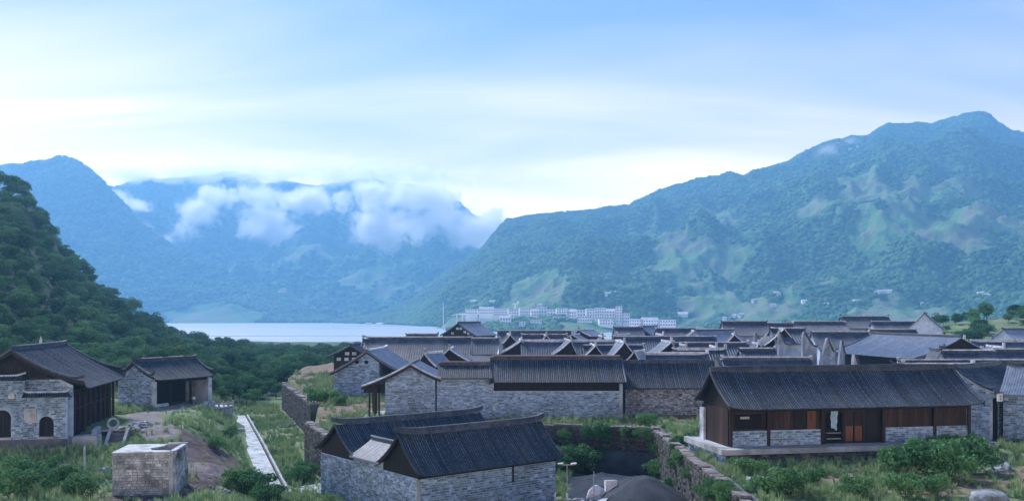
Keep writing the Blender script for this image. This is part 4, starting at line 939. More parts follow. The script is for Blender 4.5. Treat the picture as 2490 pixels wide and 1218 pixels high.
bgP('tall_house', 1757, 1862, 780, 'tall house with a dark flat roof line above pale posts', Y=205, W=8, dh=3.0, ends=(0, 1), up=0.3)
bgP('far_house', 1862, 1925, 784, 'short roof right of the tall house with pale posts', Y=214, W=7)
bgP('far_house', 1912, 2052, 781, 'long dark roof on the skyline right of the white finial', Y=219, W=8, ornament=True)
bgP('back_house', 1875, 1955, 797, 'dark roof above the whitewashed wall ends', Y=160, W=7, dh=2.4)
oh = bgG('ruined_gable', 1905, 797, 1856, 1945, 'open ruined gable with a pale left verge and whitewashed wall end', deg=96, L=5, Y=158, dh=3.0, tile='tile_far', orn=False)
bgP('back_house', 1975, 2110, 806, 'dark roof above the tall whitewashed ruined walls', W=9, dh=3.4, Y=178)
bgP('far_house', 2045, 2158, 768, 'highest dark roof on the skyline with curled ridge ends', Y=245, W=8, dh=3.0, curl=0.6, ends=(0, 1), ornament=True)
bgG('gable_house', 2035, 783, 1998, 2085, 'dark gable with a white left verge below the highest roof', deg=84, L=7, Y=222, dh=3.2, tile='tile_far', orn=False)
bgP('far_house', 2120, 2252, 781, 'long dark roof right of the highest skyline roof', Y=226, W=8, dh=2.8)
bgP('low_house', 2115, 2225, 800, 'low dark roof just behind the ridge of the big pale roof', Y=192, W=6, dh=1.8)
sg = bgG('stone_gable_house', 2248, 760, 2206, 2292, 'pale stone gable on the skyline at the edge of the green hill', deg=62, Y=215, L=9, dh=4.0, wall='mortar', verge='ridge', orn=False)
r1 = House('pale_hall', (62.5, 168.5, gz(63, 160)), -81, 25.0, 13.5, 4.9, 8.3, 'largest pale roof of the village, a long slope facing left, above a black wall', 'building', yr=6.8, ov=1.3, gx=0.5, tile='tile_pale', up=0.3)
r1.roof(near=False, nd=9, rib=0.35).ridge(m='ridge', h=0.4, curl=0.3).verges(ends=(0,), h=0.2, mt='ridge'); r1.body('wood_black')
s1 = House('stone_gable_hall', (xat(2345, 132), 132, gz(66, 132)), 62, 12, 7.0, 4.6, 7.6, 'stone gable with a black swept verge and upturned tip, right of the largest pale roof', 'building', yr=3.2, ov=1.0, ovb=3.2, zeb=4.3, gx=0.4, tile='tile_far', up=0.2)
s1.roof(near=False, nd=9).ridge(h=0.3).verges(ends=(0,), h=0.26, w=0.3, curl=1.1); w = s1.body('mortar'); s1.face_left(w, limit=180, sw=(0.4, 0.9), sh=(0.2, 0.32))
bgP('back_house', 2292, 2412, 851, 'dark roof with a small stone gable at its left end, right side', W=7, dh=2.3, Y=124)
bgG('small_gable', 2287, 848, 2262, 2310, 'small pointed stone gable left of the dark roof on the right side', deg=88, Y=121, L=3, dh=2.4, tile='tile_far', verge='ridge', wall='mortar', orn=False)
bgP('back_house', 2366, 2520, 826, 'dark roof in front of the green hill at the right edge', Y=160, W=8, dh=3.0, ridge='ridge_pale', h=0.3)
bgP('pale_house', 2440, 2560, 797, 'pale roof at the right edge below the green hill', Y=178, W=10, dh=3.2, tile='tile_pale', deg=15)
bgP('back_house', 2390, 2560, 848, 'long dark roof cut by the right edge, third row', Y=134, W=8, dh=3.0)
bgP('back_house', 2190, 2540, 874, 'very long dark roof behind the platform house reaching the right edge', Y=108, W=8, dh=2.6, ridge='ridge', h=0.45)
bgP('back_house', 1758, 1966, 868, 'dark roof behind the left half of the platform house', W=7, dh=2.6, ridge='ridge', curl=0.4, h=0.4, ends=(1,))
bgP('back_house', 2200, 2360, 884, 'low roof squeezed behind the right end of the platform house ridge', Y=98, W=5, dh=2.0)
bgP('back_house', 1420, 1560, 838, 'dark roof showing between the ragged gable and the narrow pale roof', Y=152, W=7, dh=2.5)
bgP('back_house', 1640, 1760, 846, 'dark roof left of the white leaning wall end', Y=140, W=7, dh=2.4, ridge='ridge_pale', h=0.25)
bgP('back_house', 1800, 1880, 846, 'grey roof below the broken white parapet beside the tall posts', Y=140, W=6, dh=2.0)
for xa, py, wl, wr, dg, LL, lab in ((1448, 838, 1418, 1470, 92, 6, 'white edged gable left of the ragged gable, third row'), (1742, 842, 1716, 1762, 88, 5, 'white edged gable above the white leaning wall end'), (1786, 812, 1764, 1812, 80, 6, 'white edged gable in front of the broad pale roof'),
    (1612, 812, 1590, 1640, 94, 6, 'white edged gable below the tower block, third row'), (1668, 838, 1648, 1690, 90, 5, 'small white edged gable below the long dark third row roof'), (1328, 814, 1308, 1352, 94, 6, 'white edged gable behind the middle of the reddish ridge'), (1240, 812, 1222, 1262, 96, 5, 'small white edged gable right of the lakeside gable'),
    (2166, 792, 2142, 2194, 84, 6, 'white edged gable right of the dark gable below the highest roof'), (2440, 842, 2412, 2466, 84, 6, 'white edged gable near the right edge, third row'), (1845, 834, 1822, 1868, 86, 5, 'white edged gable left of the open ruined gable'), (1465, 816, 1446, 1486, 92, 5, 'tiny white edged gable below the centre of the town'),
    (2345, 822, 2322, 2372, 82, 6, 'white edged gable right of the swept black verge')):
    bgG('gable_house', xa, py, wl, wr, lab, deg=dg, L=LL, dh=1.9, tile='tile_far')
# whitewashed ruined wall ends
M['stained_lime'] = mat('stained_lime', (0.16, 0.20, 0.27), (0.40, 0.46, 0.56), 0.8, 0.9, 0.1, 0.6, 0.05, dirt=(0.07, 0.10, 0.14), dirt_scale=0.5, dirt_amt=0.8, stretch=(1, 1, 0.2))
def ruin(px0, px1, pyt, pyb, label, peak=0.3, Y=140, deg=10, th=0.5):
    W_ = (px1-px0)*Y/F; zt_ = zat(pyt, Y); zb = gz(xat(px0, Y), Y) - 0.5; hh = zt_ - zb
    e_ = empty('ruined_wall', (xat(px0, Y), Y, zb), R(deg), label, 'wall', 'whitewashed ruined walls'); mb = MB()
    pk = 0.08 if peak < 0.45 else 0.45
    prof = [(0, 0), (0, hh*(0.93 if pk < 0.2 else 0.62)), (W_*pk, hh), (W_*(pk + (1-pk)*0.3), hh*0.90), (W_*(pk + (1-pk)*0.65), hh*0.80), (W_*(pk + (1-pk)*0.9), hh*0.775), (W_*1.06, hh*0.80), (W_*1.0, hh*0.70), (W_, 0)]
    mb.prism([(x, 0, z) for x, z in prof], (0, th, 0)); mb.build('wall', M['stained_lime'], e_)
    mb = MB()
    for (x0, z0), (x1, z1) in zip(prof[2:-3], prof[3:-2]):
        d = Vector((x1-x0, 0, z1-z0)); n_ = Vector((-d.z, 0, d.x)).normalized()*0.22
        mb.prism([(x0, -0.12, z0), (x1, -0.12, z1), (x1+n_.x, -0.12, z1+n_.z), (x0+n_.x, -0.12, z0+n_.z)], (0, th+0.24, 0))
    mb.build('coping', M['ridge'], e_)
ruin(1893, 1916, 806, 862, 'whitewashed wall end under the open ruined gable', 0.3, 150)
ruin(1952, 1990, 808, 890, 'tallest whitewashed ruined wall, stained grey, left of the pointed one', 0.25, 138)
ruin(1996, 2036, 822, 890, 'pointed whitewashed ruined wall between two others', 0.5, 136, 15)
ruin(2040, 2056, 828, 872, 'thin whitewashed wall end next to the largest pale roof', 0.6, 140)
ruin(1835, 1856, 808, 850, 'pale wall post below the tall house', 0.4, 178)
ruin(1738, 1766, 866, 905, 'white leaning wall end touching the left ridge end of the platform house', 0.25, 98, -20, 0.4)
ruin(2076, 2106, 862, 905, 'white fan shaped wall end behind the middle of the platform house ridge', 0.35, 96, 20, 0.4)
# broken white parapet behind the platform house
bp = empty('broken_parapet', (xat(1760, 96), 96, 3.0), R(1), 'line of broken white parapet pieces behind the platform house ridge', 'parapet')
Lb = 31*0.46; P_(bp, 'wall', 'lime', [(0, Lb, 0, 0.35, -3.5, 4.15)])
for k in range(70):
    s_ = random.uniform(0.1, 0.28); o = bpy.data.objects.new('broken_piece', random.choice(rubw)); o.location = (random.uniform(0, Lb), 0.17, 4.2 + random.uniform(0, 0.12)); o.scale = (s_*1.4, s_, s_); o.rotation_euler = (0, random.uniform(-.6, .6), random.uniform(0, 6)); link(o, bp)
M['coping'] = mat('pinkish_coping', (0.12, 0.11, 0.12), (0.28, 0.25, 0.27), 2.0, 0.9, 0.25, 0.6, 0.03, dirt=(0.08, 0.09, 0.08), dirt_scale=0.6, dirt_amt=0.7)
# ================================================================== 8 retaining walls
def rwall(p0, p1, zlow, label, top=0.15, m='mortar_dark', sm='stone_dark', limit=300, cop='coping', sw=(0.4, 0.95), sh=(0.25, 0.42), name='retaining_wall', th=1.1):
    d = Vector((p1[0]-p0[0], p1[1]-p0[1])); L = d.length; a = math.atan2(d.y, d.x)
    e_ = empty(name, (p0[0], p0[1], 0), a, label, 'wall', 'old retaining walls of the terraces'); mb = MB()
    n = max(2, int(L/2)); hs = [top + random.uniform(-0.12, 0.12) for k in range(n+1)]
    mb.prism([(0, 0, zlow)] + [(L*k/n, 0, hs[k]) for k in range(n+1)] + [(L, 0, zlow)], (0, th, 0)); w = mb.build('wall', M[m], e_)
    stones(w, (0, 0, 0), (1, 0, 0), L, lambda u: hs[min(n, int(u/L*n+0.5))] - 0.05, M[sm], sw=sw, sh=sh, depth=0.16, limit=limit, bot=zlow + 0.3, jit=0.06, proud=0.02)
    x = 0
    while cop and x < L - 0.2:
        b = min(L, x + random.uniform(0.5, 1.4)); k = hs[min(n, int((x+b)/2/L*n+0.5))]; P_(e_, 'coping_stone', cop, [(x+0.01, b-0.01, -0.12, 0.5 + random.uniform(0, 0.25), k-0.02, k + random.uniform(0.1, 0.2))], 0.03); x = b
    return e_
rwall((-43, 166), (-28.5, 126), -5.2, 'dark retaining wall running down from the trees, left side of the village')
rwall((-24.6, 105.5), (-19.4, 93.0), -5.4, 'dark curved retaining wall beside the nearest stone hall')
rwall((-19.4, 93.0), (-6.5, 106.2), -5.6, 'mossy retaining wall hidden behind the nearest stone hall')
rwall((-6.5, 106.2), (15.8, 100.0), -5.4, 'overgrown mossy retaining wall under the wide stone house', cop='coping')
rwall((15.8, 100.0), (16.0, 67.0), -5.6, 'straight dark retaining wall running towards the viewer, right of the gravel pit')
rwall((16.0, 67.0), (16.3, 30.0), -5.6, 'nearest end of the dark retaining wall, bottom right', limit=60)
cb = empty('concrete_block', (19.0, 66.8, gz(19.5, 66.8)), R(4), 'short stone block end with a pale cap at the foot of the right terrace', 'block')
P_(cb, 'cap', 'concrete', [(-1.2, 1.3, -0.5, 0.6, 0.75, 0.95)], 0.02); bl = P_(cb, 'core', 'mortar_dark', [(-1.1, 1.2, -0.4, 0.5, -0.8, 0.75)]); stones(bl, (-1.1, -0.4, 0), (1, 0, 0), 2.3, lambda u: 0.74, M['stone'], sw=(0.3, 0.6), sh=(0.2, 0.28), limit=40, bot=-0.4)
# pit: net sheet, gravel, small things
mb = MB(); rows = [[(8.6 + 7.0*i/10, 99.9 - 0.28*i*0.7 - 0.5*k/8 - 0.15*math.sin(i*1.1+k), -2.1 - 2.5*k/8 + 0.05*math.sin(i*2.0)) for i in range(11)] for k in range(9)]
mb.grid(rows); mb.grid([[(x, y+0.05, z) for x, y, z in r][::-1] for r in rows]); o = mb.build('shade_net', M['net'], smooth=True); o.location = (0, -1.0, 0); tag(o, 'dark shade net hung over the terrace wall behind the gravel road', 'net')
M['earth'] = mat('dark_earth', (0.05, 0.038, 0.042), (0.20, 0.16, 0.17), 1.6, 0.95, 0, 1.0, 0.08, dirt=(0.30, 0.27, 0.29), dirt_scale=0.35, dirt_amt=0.5)
def gravel_heap(c, rx, ry, hh, label, m='gravel', seed=1, mound=2.0, z0=None):
    n = 46; V = []; z0 = gz(*c) if z0 is None else z0
    xs = np.linspace(-1.15, 1.15, n); A, Bq = np.meshgrid(xs, xs); rr = np.sqrt(A*A + Bq*Bq)
    Xh, Yh = A*rx, Bq*ry; Zh = hh * np.clip(1 - rr, 0, 1)**0.85 * (1 + 0.25*(fbm(A*2+seed, Bq*2, 3)-0.5)) + (fbm(A*9+seed, Bq*9, 3) - 0.5)*0.22*np.clip(1.2-rr, 0, 1)
    gzz = G(Xh + c[0], Yh + c[1]) - z0
    Zh = np.where(rr < 1.12, Zh + gzz - 0.03 - np.clip(rr - 0.98, 0, 1)*3, gzz - 0.5)
    o = bpy.data.objects.new('gravel_heap', fast_mesh('gravel_heap', np.stack([Xh.ravel(), Yh.ravel(), Zh.ravel()], 1), grid_faces(n, n), M[m])); o.location = (c[0], c[1], z0); link(o); tag(o, label, 'heap'); return o
gravel_heap((12.4, 82.0), 4.6, 8.0, 3.2, 'big dark gravel heap in the pit, bottom centre right')
gravel_heap((9.6, 94.0), 4.6, 3.4, 0.8, 'low dark gravel mound on the road below the shade net', seed=4)
gravel_heap((-30.0, 87.5), 3.4, 5.0, 0.8, 'low heap of dark brown earth right of the ruined block hut', m='earth', seed=7)
mb = MB(); pts = [(6.4, 74), (7.8, 80), (9.6, 86.5), (12.2, 90.0)]
rows = []
for x, y in pts: rows.append([(x-0.75, y, gz(x-0.75, y)+0.06), (x+0.75, y, gz(x+0.75, y)+0.75)])
mb.grid(rows); mb.grid([[(a, b, c-0.1) for a, b, c in r][::-1] for r in rows]); o = mb.build('ground_sheet', M['concrete'], smooth=True); tag(o, 'grey sheet strip lying along the left foot of the big gravel heap', 'sheet')
# small plots beside the nearest hall
def post(name, px, pyb, z, hgt, r, m, label, cat='post', extra=None):
    x, y, _ = at(px, pyb, z); zz = gz(x, y); mb = MB(); mb.tube([(0, 0, -0.4), (0, 0, hgt)], r, 8); 
    e_ = empty(name, (x, y, zz), 0, label, cat); mb.build('pole', M[m], e_)
    if extra: extra(e_, hgt)
    return e_
def lamp_heads(e_, hh):
    P_(e_, 'crossarm', 'steel', [(-0.75, 0.75, -0.03, 0.03, hh-0.1, hh-0.04)])
    for sx in (-0.62, 0.62):
        mb = MB(); mb.prism([(sx-0.28, -0.16, hh-0.02), (sx+0.28, -0.16, hh+0.04), (sx+0.24, -0.16, hh+0.13), (sx-0.24, -0.16, hh+0.08)], (0, 0.32, 0)); mb.build('lamp_head', M['white'], e_)
    P_(e_, 'pole_foot', 'white', [(-0.09, 0.09, -0.09, 0.09, -0.1, 0.75)])
post('street_lamp', 1379, 1202, -3.8, 3.5, 0.045, 'steel', 'slim pole with two pale lamp heads beside the nearest stone hall', 'lamp', lamp_heads)
post('utility_post', 1444, 1215, -4.2, 3.0, 0.05, 'steel', 'thin dark post left of the white wrapped bundles', 'post', lambda e_, hh: P_(e_, 'pole_cap', 'wood_black', [(-0.12, 0.12, -0.12, 0.12, hh-0.05, hh+0.22)]))
def post_foot(e_, hh): P_(e_, 'pole_cap', 'concrete', [(-0.11, 0.11, -0.11, 0.11, hh-0.02, hh+0.05)])
post('concrete_post', 206, 1172, -2.6, 3.0, 0.10, 'concrete_pale', 'pale concrete post standing in the grass left of the ruined block hut', 'post', post_foot)
mb = MB(); mb.prism([(-0.2, 0, 0), (0.22, 0, 0.05), (0.3, 0, 1.0), (-0.1, 0, 1.05)], (0, 0.12, 0)); o = mb.build('white_board', M['white']); x, y, _ = at(1336, 1203, -3.9); o.location = (x + 0.3, y - 0.6, gz(x, y)); tag(o, 'white board leaning on the right corner of the nearest hall', 'board')
# wrapped bundles
x, y, _ = at(1480, 1222, -4.6); zg = gz(x, y)
wb = empty('wrapped_bundle', (x - 1.2, y + 0.2, zg), 0.3, 'grey and white bundle wrapped in plastic, left of the upright white one', 'bundle')
b1 = bpy.data.objects.new('wrapping', rock_mesh('wrapping', 'sheet', 31, 1.1, 0.8, 0.95)); link(b1, wb); b1.location = (0, 0, 0.75)
b1 = bpy.data.objects.new('grey_cover', rock_mesh('grey_cover', 'steel', 35, 1.15, 0.95, 0.5)); link(b1, wb); b1.location = (-0.05, -0.1, 0.4)
wb = empty('wrapped_crate', (x + 0.2, y + 0.3, zg), 0.2, 'upright white plastic wrapped crate in front of the gravel heap', 'crate')
mb = MB(); mb.box(-0.5, 0.5, -0.4, 0.4, 0.5, 1.95, 0.08); mb.build('wrapping', M['sheet'], wb); P_(wb, 'pallet', 'wood', [(-0.6, 0.6, -0.5, 0.5, -0.1, 0.5)], 0.02)
heap('stone_heap', at(1410, 1216, -4.2)[:2], 1.5, 1.0, 26, 0.2, 0.42, rubw + rub, 'pile of pale stones at the bottom edge between the hall and the bundles', 'rubble')
# ================================================================== 9 ruined block hut, channel
kz = -2.7; kd = R(7)
K = empty('block_hut', (-34.3, 76.2, kz), kd, 'roofless ruined hut of stained blocks, half covered by a pale slab, bottom left', 'hut')
Wk, Dk, Hk = 5.1, 4.7, 3.75
wk = P_(K, 'wall', 'kiln', [(0, Wk, 0, 0.35, -0.8, Hk)]); P_(K, 'side_wall', 'kiln', [(0, 0.35, 0.35, Dk, -0.8, Hk)]); wr_ = P_(K, 'side_wall', 'kiln', [(Wk-0.35, Wk, 0.35, Dk, -0.8, Hk + 0.1)]); P_(K, 'back_wall', 'kiln', [(0.35, Wk-0.35, Dk-0.35, Dk, -0.8, Hk + 0.1)])
M['kiln_stone'] = mat('stained_block', (0.26, 0.29, 0.33), (0.62, 0.65, 0.69), 1.6, 0.9, 0.22, 0.8, 0.03, dirt=(0.045, 0.055, 0.06), dirt_scale=0.42, dirt_amt=0.95)
stones(wk, (0, 0, 0), (1, 0, 0), Wk, lambda u: Hk - 0.02, M['kiln_stone'], sw=(0.28, 0.6), sh=(0.19, 0.27), depth=0.1, bot=-0.5, gap=0.025, jit=0.03)
stones(wr_, (Wk, 0, 0), (0, 1, 0), Dk, lambda u: Hk + 0.05, M['kiln_stone'], sw=(0.28, 0.6), sh=(0.19, 0.27), depth=0.1, bot=-0.5, gap=0.025)
stones(wk, (0, Dk, 0), (0, -1, 0), Dk, lambda u: Hk - 0.02, M['kiln_stone'], sw=(0.28, 0.6), sh=(0.19, 0.27), depth=0.1, bot=-0.5, gap=0.025, limit=80)
P_(K, 'corner_post', 'concrete', [(Wk-0.42, Wk-0.1, -0.13, 0.0, -0.6, Hk-0.3)], 0.03)
mb = MB(); mb.prism([(-0.08, -0.1, Hk), (Wk-0.1, -0.1, Hk), (Wk-0.1, 0.5, Hk), (2.9, 1.1, Hk), (2.5, 2.2, Hk), (3.3, 3.4, Hk), (3.4, Dk+0.05, Hk), (-0.08, Dk+0.05, Hk)], (0, 0, 0.14)); mb.build('roof_slab', M['concrete_pale'], K)
P_(K, 'wall_top', 'concrete', [(3.45, Wk+0.05, Dk-0.4, Dk+0.05, Hk+0.11, Hk+0.26), (Wk-0.38, Wk+0.05, 0.0, Dk-0.42, Hk+0.11, Hk+0.2)], 0.01)
ch = empty('channel', (0, 0, 0), 0, 'pale concrete channel strip with a dark slot and kerb crossing the grass, left', 'channel')
d = Vector((CH[1][0]-CH[0][0], CH[1][1]-CH[0][1])); Lc = d.length; d.normalize(); nn = Vector((-d.y, d.x))   # nn points to the right bank
n = 26; zs_ = [gz(CH[0][0]+d.x*Lc*k/n, CH[0][1]+d.y*Lc*k/n) for k in range(n+1)]; zs_ = np.interp(np.arange(n+1), [0, n//2, n], [zs_[0], zs_[n//2], zs_[n]]) + 0.25
def strip(a, b, dz, hgt, m, name, k0=0, k1=n):
    mb = MB(); rows = []
    for k in range(k0, k1+1):
        t_ = min(Lc*k/n, Lc); cx_, cy_ = CH[0][0]+d.x*t_, CH[0][1]+d.y*t_; zz = zs_[k] + dz
        rows.append([(cx_+nn.x*a, cy_+nn.y*a, zz-hgt), (cx_+nn.x*a, cy_+nn.y*a, zz), (cx_+nn.x*b, cy_+nn.y*b, zz), (cx_+nn.x*b, cy_+nn.y*b, zz-hgt)])
    mb.grid(rows); mb.poly(rows[0]); mb.poly(rows[-1][::-1]); mb.build(name, M[m], ch)
sg_ = 1 if nn.x > 0 else -1
for k in range(0, n, 2): strip(sg_*-1.15, sg_*0.75, random.uniform(-0.02, 0.03), 0.9, 'concrete_pale', 'slab', k, min(n, k+2))
strip(sg_*0.76, sg_*1.02, -0.22, 0.7, 'void', 'slot'); strip(sg_*1.03, sg_*1.25, 0.10, 1.0, 'concrete', 'kerb')
P_(ch, 'valve_box', 'steel', [(-38.0, -37.2, 122.6, 123.0, -3.2, -2.75)])
# boulders
def boulder(px, py, z, s, sx, sy, sz, seed, label, m='rock'):
    x, y, _ = at(px, py, z); o = bpy.data.objects.new('boulder', rock_mesh('boulder', m, seed, sx, sy, sz, 3)); o.location = (x, y, gz(x, y) + 0.15*s*sz); o.scale = (s, s, s); o.rotation_euler = (0, 0, seed); link(o); tag(o, label, 'rock', 'boulders in the grass')
boulder(2405, 1212, 0, 1.35, 1.3, 1, 0.75, 41, 'largest pale boulder at the bottom right corner')
boulder(2442, 1138, 0, 0.95, 1.3, 1, 0.7, 42, 'grey boulder in the grass right of the big green shrub')
boulder(2415, 1142, 0, 0.6, 1.2, 1, 0.5, 43, 'flat grey rock just left of the grey boulder on the right')
boulder(2110, 1196, 0, 0.5, 1.4, 1, 0.5, 44, 'small flat pale rock in the dry grass, lower right')
boulder(1735, 1150, 0, 0.5, 1.2, 1, 0.6, 45, 'small rock on the bare soil below the platform corner')
boulder(500, 1206, -2.9, 0.45, 1.2, 1, 0.6, 46, 'pale stone on the dark earth right of the block hut')
boulder(645, 1212, -3.5, 0.6, 1.5, 0.8, 0.5, 47, 'pale slab of rock near the lower end of the channel')
heap('rubble_heap', at(245, 1160, -2.5)[:2], 1.3, 2.2, 30, 0.18, 0.45, rubw + rub, 'white broken blocks heaped against the left side of the block hut', 'rubble')
heap('rubble_heap', at(530, 1195, -3.0)[:2], 2.2, 1.6, 26, 0.12, 0.28, rub, 'scattered small stones on the dark earth below the block hut', 'rubble')
heap('rubble_heap', at(700, 968, 0)[:2], 2.0, 4.0, 24, 0.15, 0.4, rub, 'loose pinkish stones on the terrace behind the left retaining wall', 'rubble')
mb = MB(); rows = [[at(px, py, -3.6 if False else gz(*at(px, py, -3.9)[:2]))[:2] for px, py in r] for r in ([(692, 1196), (700, 1204)], [(735, 1186), (745, 1198)], [(790, 1178), (800, 1196)])]
mb.grid([[(x, y, gz(x, y) + 0.12) for x, y in r] for r in rows]); mb.grid([[(x, y, gz(x, y) - 0.3) for x, y in r][::-1] for r in rows]); o = mb.build('stone_path', M['concrete_pale']); tag(o, kind='structure')
# ================================================================== 10 town across the water, far houses, mast
us_, vs_, mX, mD, mZ, _f = mr
MZ_U = us_
def surf(u, D):
    """height of the right mountain at azimuth u and distance D"""
    j = int(np.clip(np.searchsorted(us_, u), 0, len(us_)-1)); return float(np.interp(D, mD[:, j], mZ[:, j]))
def surf_hit(px, py, data=None):
    us_, vs_, mX, mD, mZ, _f = data or mr
    j = int(np.clip(np.searchsorted(us_, px), 0, len(us_)-1)); pyy = HY + F*(H - mZ[:, j])/mD[:, j]
    k = np.argmax(pyy <= py); D = mD[k, j]; return (px-CX)*D/F, D, float(mZ[k, j])
M['town_wall'] = mat('pale_render', (0.78, 0.77, 0.82), (0.92, 0.90, 0.93), 0.05, 0.8, 0.2, 0)
M['town_roof'] = mat('pale_flat_roof', (0.40, 0.42, 0.48), (0.62, 0.62, 0.66), 0.1, 0.8, 0.2, 0)
M['town_glass'] = mat('dark_window', (0.10, 0.13, 0.18), (0.16, 0.20, 0.26), 0.3, 0.3, 0.2, 0)
def block(name, x, y, z, w, dd, h, label, cat='building', group=None, rz=0.0, floors=0, gable=False, cols=0):
    e_ = empty(name, (x, y, z), rz, label, cat, group); P_(e_, 'wall', 'town_wall', [(-w/2, w/2, -dd/2, dd/2, -8, h)])
    if gable: mb = MB(); mb.prism([(-w/2-0.5, -dd/2-0.5, h), (-w/2-0.5, dd/2+0.5, h), (-w/2-0.5, 0, h + dd*0.28)], (w+1, 0, 0)); mb.build('roof', M['town_roof'], e_)
    else: P_(e_, 'roof', 'town_roof', [(-w/2-0.4, w/2+0.4, -dd/2-0.4, dd/2+0.4, h, h+0.7)])
    for f in range(floors):
        zz = (f + 0.35) * h / floors; nw = max(2, int(w/4.0))
        for i in range(nw):
            xx = -w/2 + (i + 0.5)*w/nw; P_(e_, 'window', 'town_glass', [(xx-w/nw*0.28, xx+w/nw*0.28, -dd/2-0.12, -dd/2+0.1, zz, zz + 0.42*h/floors)])
    return e_
TG = 'white buildings of the town across the water'
# px left, px right, py top, py bottom, distance
TOWN = [(1132,1162,752,764,1640),(1164,1200,751,764,1640),(1200,1234,750,768,1640),(1236,1262,752,778,1600),(1262,1290,749,775,1610),(1290,1310,756,782,1560),(1304,1330,747,770,1650),(1330,1352,752,782,1600),
 (1352,1382,750,780,1620),(1384,1402,757,786,1560),(1402,1424,754,784,1590),(1424,1446,751,782,1600),(1446,1474,749,776,1640),(1474,1496,756,784,1580),(1497,1513,745,784,1560),(1512,1530,762,786,1560),(1530,1560,776,792,1500),(1560,1600,777,793,1500),(1602,1642,778,794,1500),
 (1404,1440,768,790,1520),(1344,1372,770,790,1530),(1216,1244,772,790,1530),(1262,1278,782,792,1480),(1455,1490,776,790,1510),(1290,1318,778,790,1500)]
TB = []
for i, (a_, b_, t_, bt, D) in enumerate(TOWN):
    x0, x1 = xat(a_, D), xat(b_, D); zb = zat(bt, D); ht = zat(t_, D) - zb; xm = (x0+x1)/2
    gg = surf((a_+b_)/2, D); e_ = block('town_building', xm, D, zb, x1-x0-0.8, 14, ht, 'x', 'building', TG, R(random.uniform(-9, 9)), max(2, int(ht/4.5)), gable=(i % 4 == 1))
    if zb > gg + 3: P_(e_, 'basement', 'town_wall', [(-(x1-x0)/2.2, (x1-x0)/2.2, -6.5, 6.5, gg - zb - 6, -7.9)])
    names = {14: 'white tower block, tallest of the town across the water', 0: 'long low white building at the left tip of the town', 3: 'white town building directly behind the white mast stub',
             18: 'rightmost long white block of the town, low by the shore', 16: 'first of the three long low blocks right of the tower', 17: 'middle one of the three long low blocks right of the tower', 12: 'broad white town building left of the tower block'}
    e_['label'] = names.get(i, None) or ''; e_['_x'] = (a_+b_)/2; e_['_r'] = i >= 19; TB.append(e_)
ORD = ['first', 'second', 'third', 'fourth', 'fifth', 'sixth', 'seventh', 'eighth', 'ninth', 'tenth', 'eleventh', 'twelfth', 'thirteenth', 'fourteenth', 'fifteenth', 'sixteenth', 'seventeenth', 'eighteenth', 'nineteenth']
for row in (False, True):
    for k, e_ in enumerate(sorted([q for q in TB if bool(q['_r']) == row], key=lambda q: q['_x'])):
        if not e_['label']: e_['label'] = ('low white building by the shore, %s from the left below the main town blocks' if row else 'white block of the main town row, %s from the left') % ORD[k]
for e_ in TB: del e_['_x']; del e_['_r']
# long sloping viaduct at the left end of the town
vd = empty('viaduct', (0, 0, 0), 0, 'long pale viaduct tapering to the left end of the town', 'bridge'); D = 1660
mb = MB(); mb.prism([(xat(1092, D), D, zat(766, D)), (xat(1240, D), D, zat(763, D)), (xat(1240, D), D, zat(750, D)), (xat(1160, D), D, zat(757, D))], (0, 10, 0)); mb.build('deck', M['town_wall'], vd)
for px in range(1110, 1236, 14): P_(vd, 'pier', 'town_wall', [(xat(px, D)-1.0, xat(px, D)+1.0, D+2, D+8, surf(px, D)-5, zat(765, D))])
mst = empty('mast', (xat(1078, 1560), 1560, -12), 0, 'tall thin white mast on the shore at the left end of the town', 'mast')
mb = MB(); mb.tube([(0, 0, -8), (0, 0, 46)], 1.0, 8, True, 0.5); mb.build('pole', M['white'], mst); mb = MB(); mb.box(-2.2, 2.2, -1.5, 1.5, 2, 5); mb.box(1, 5, -0.4, 0.4, 6, 7.2); mb.build('base_box', M['white'], mst)
tw = empty('tower', (xat(1253, 1640), 1640, zat(757, 1640)), 0, 'slim white tower with a wide head above the town', 'tower'); mb = MB(); mb.tube([(0, 0, -14), (0, 0, 13)], 1.5, 8); mb.build('shaft', M['town_wall'], tw); P_(tw, 'head', 'town_wall', [(-6, 5, -3, 3, 12.9, 15)]); P_(tw, 'head_top', 'town_wall', [(3, 7, -2, 2, 15, 19)])
HILLH = [(896, 731, 14, 'small white house near the water under the far mountain'), (924, 743, 16, 'long white shed right of the small white house by the far water'), (1153, 737, 18, 'white roof on the slope above the viaduct'), (1198, 741, 14, 'white house on the slope above the viaduct, right one'),
 (1313, 747, 12, 'white pointed roof rising above the middle of the town'), (1492, 717, 10, 'tiny white house high above the tower block'), (1478, 722, 14, 'white shed just below the tiny house above the tower block'), (1660, 769, 26, 'white square frame building right of the town'), (1785, 770, 10, 'white house behind the tall dark roofed house'),
 (1802, 768, 14, 'wide white house right of the one behind the tall dark roof'), (1834, 738, 12, 'small white house left of the hillside cluster'), (1878, 746, 18, 'long white house, lowest of the hillside cluster'), (1889, 722, 16, 'white house, topmost of the hillside cluster'), (1955, 737, 12, 'lone white house right of the hillside cluster'),
 (2082, 738, 20, 'white house on the slope left of the bright farm'), (2140, 716, 22, 'bright white farm building, left wing'), (2160, 713, 14, 'bright white farm building, right wing'), (2384, 718, 14, 'white house beside the pinkish landslip at the right'), (2400, 722, 16, 'white house on top of the pinkish landslip at the right'),
 (2068, 366, 7, 'tiny white hut high under the ridge, left one'), (2084, 361, 8, 'tiny white hut high under the ridge, right one'), (1762, 780, 10, 'small white house touching the tall dark roof line'), (2010, 745, 10, 'tiny white house between the lone house and the bright farm'), (2240, 742, 10, 'tiny pale house right of the bright farm')]
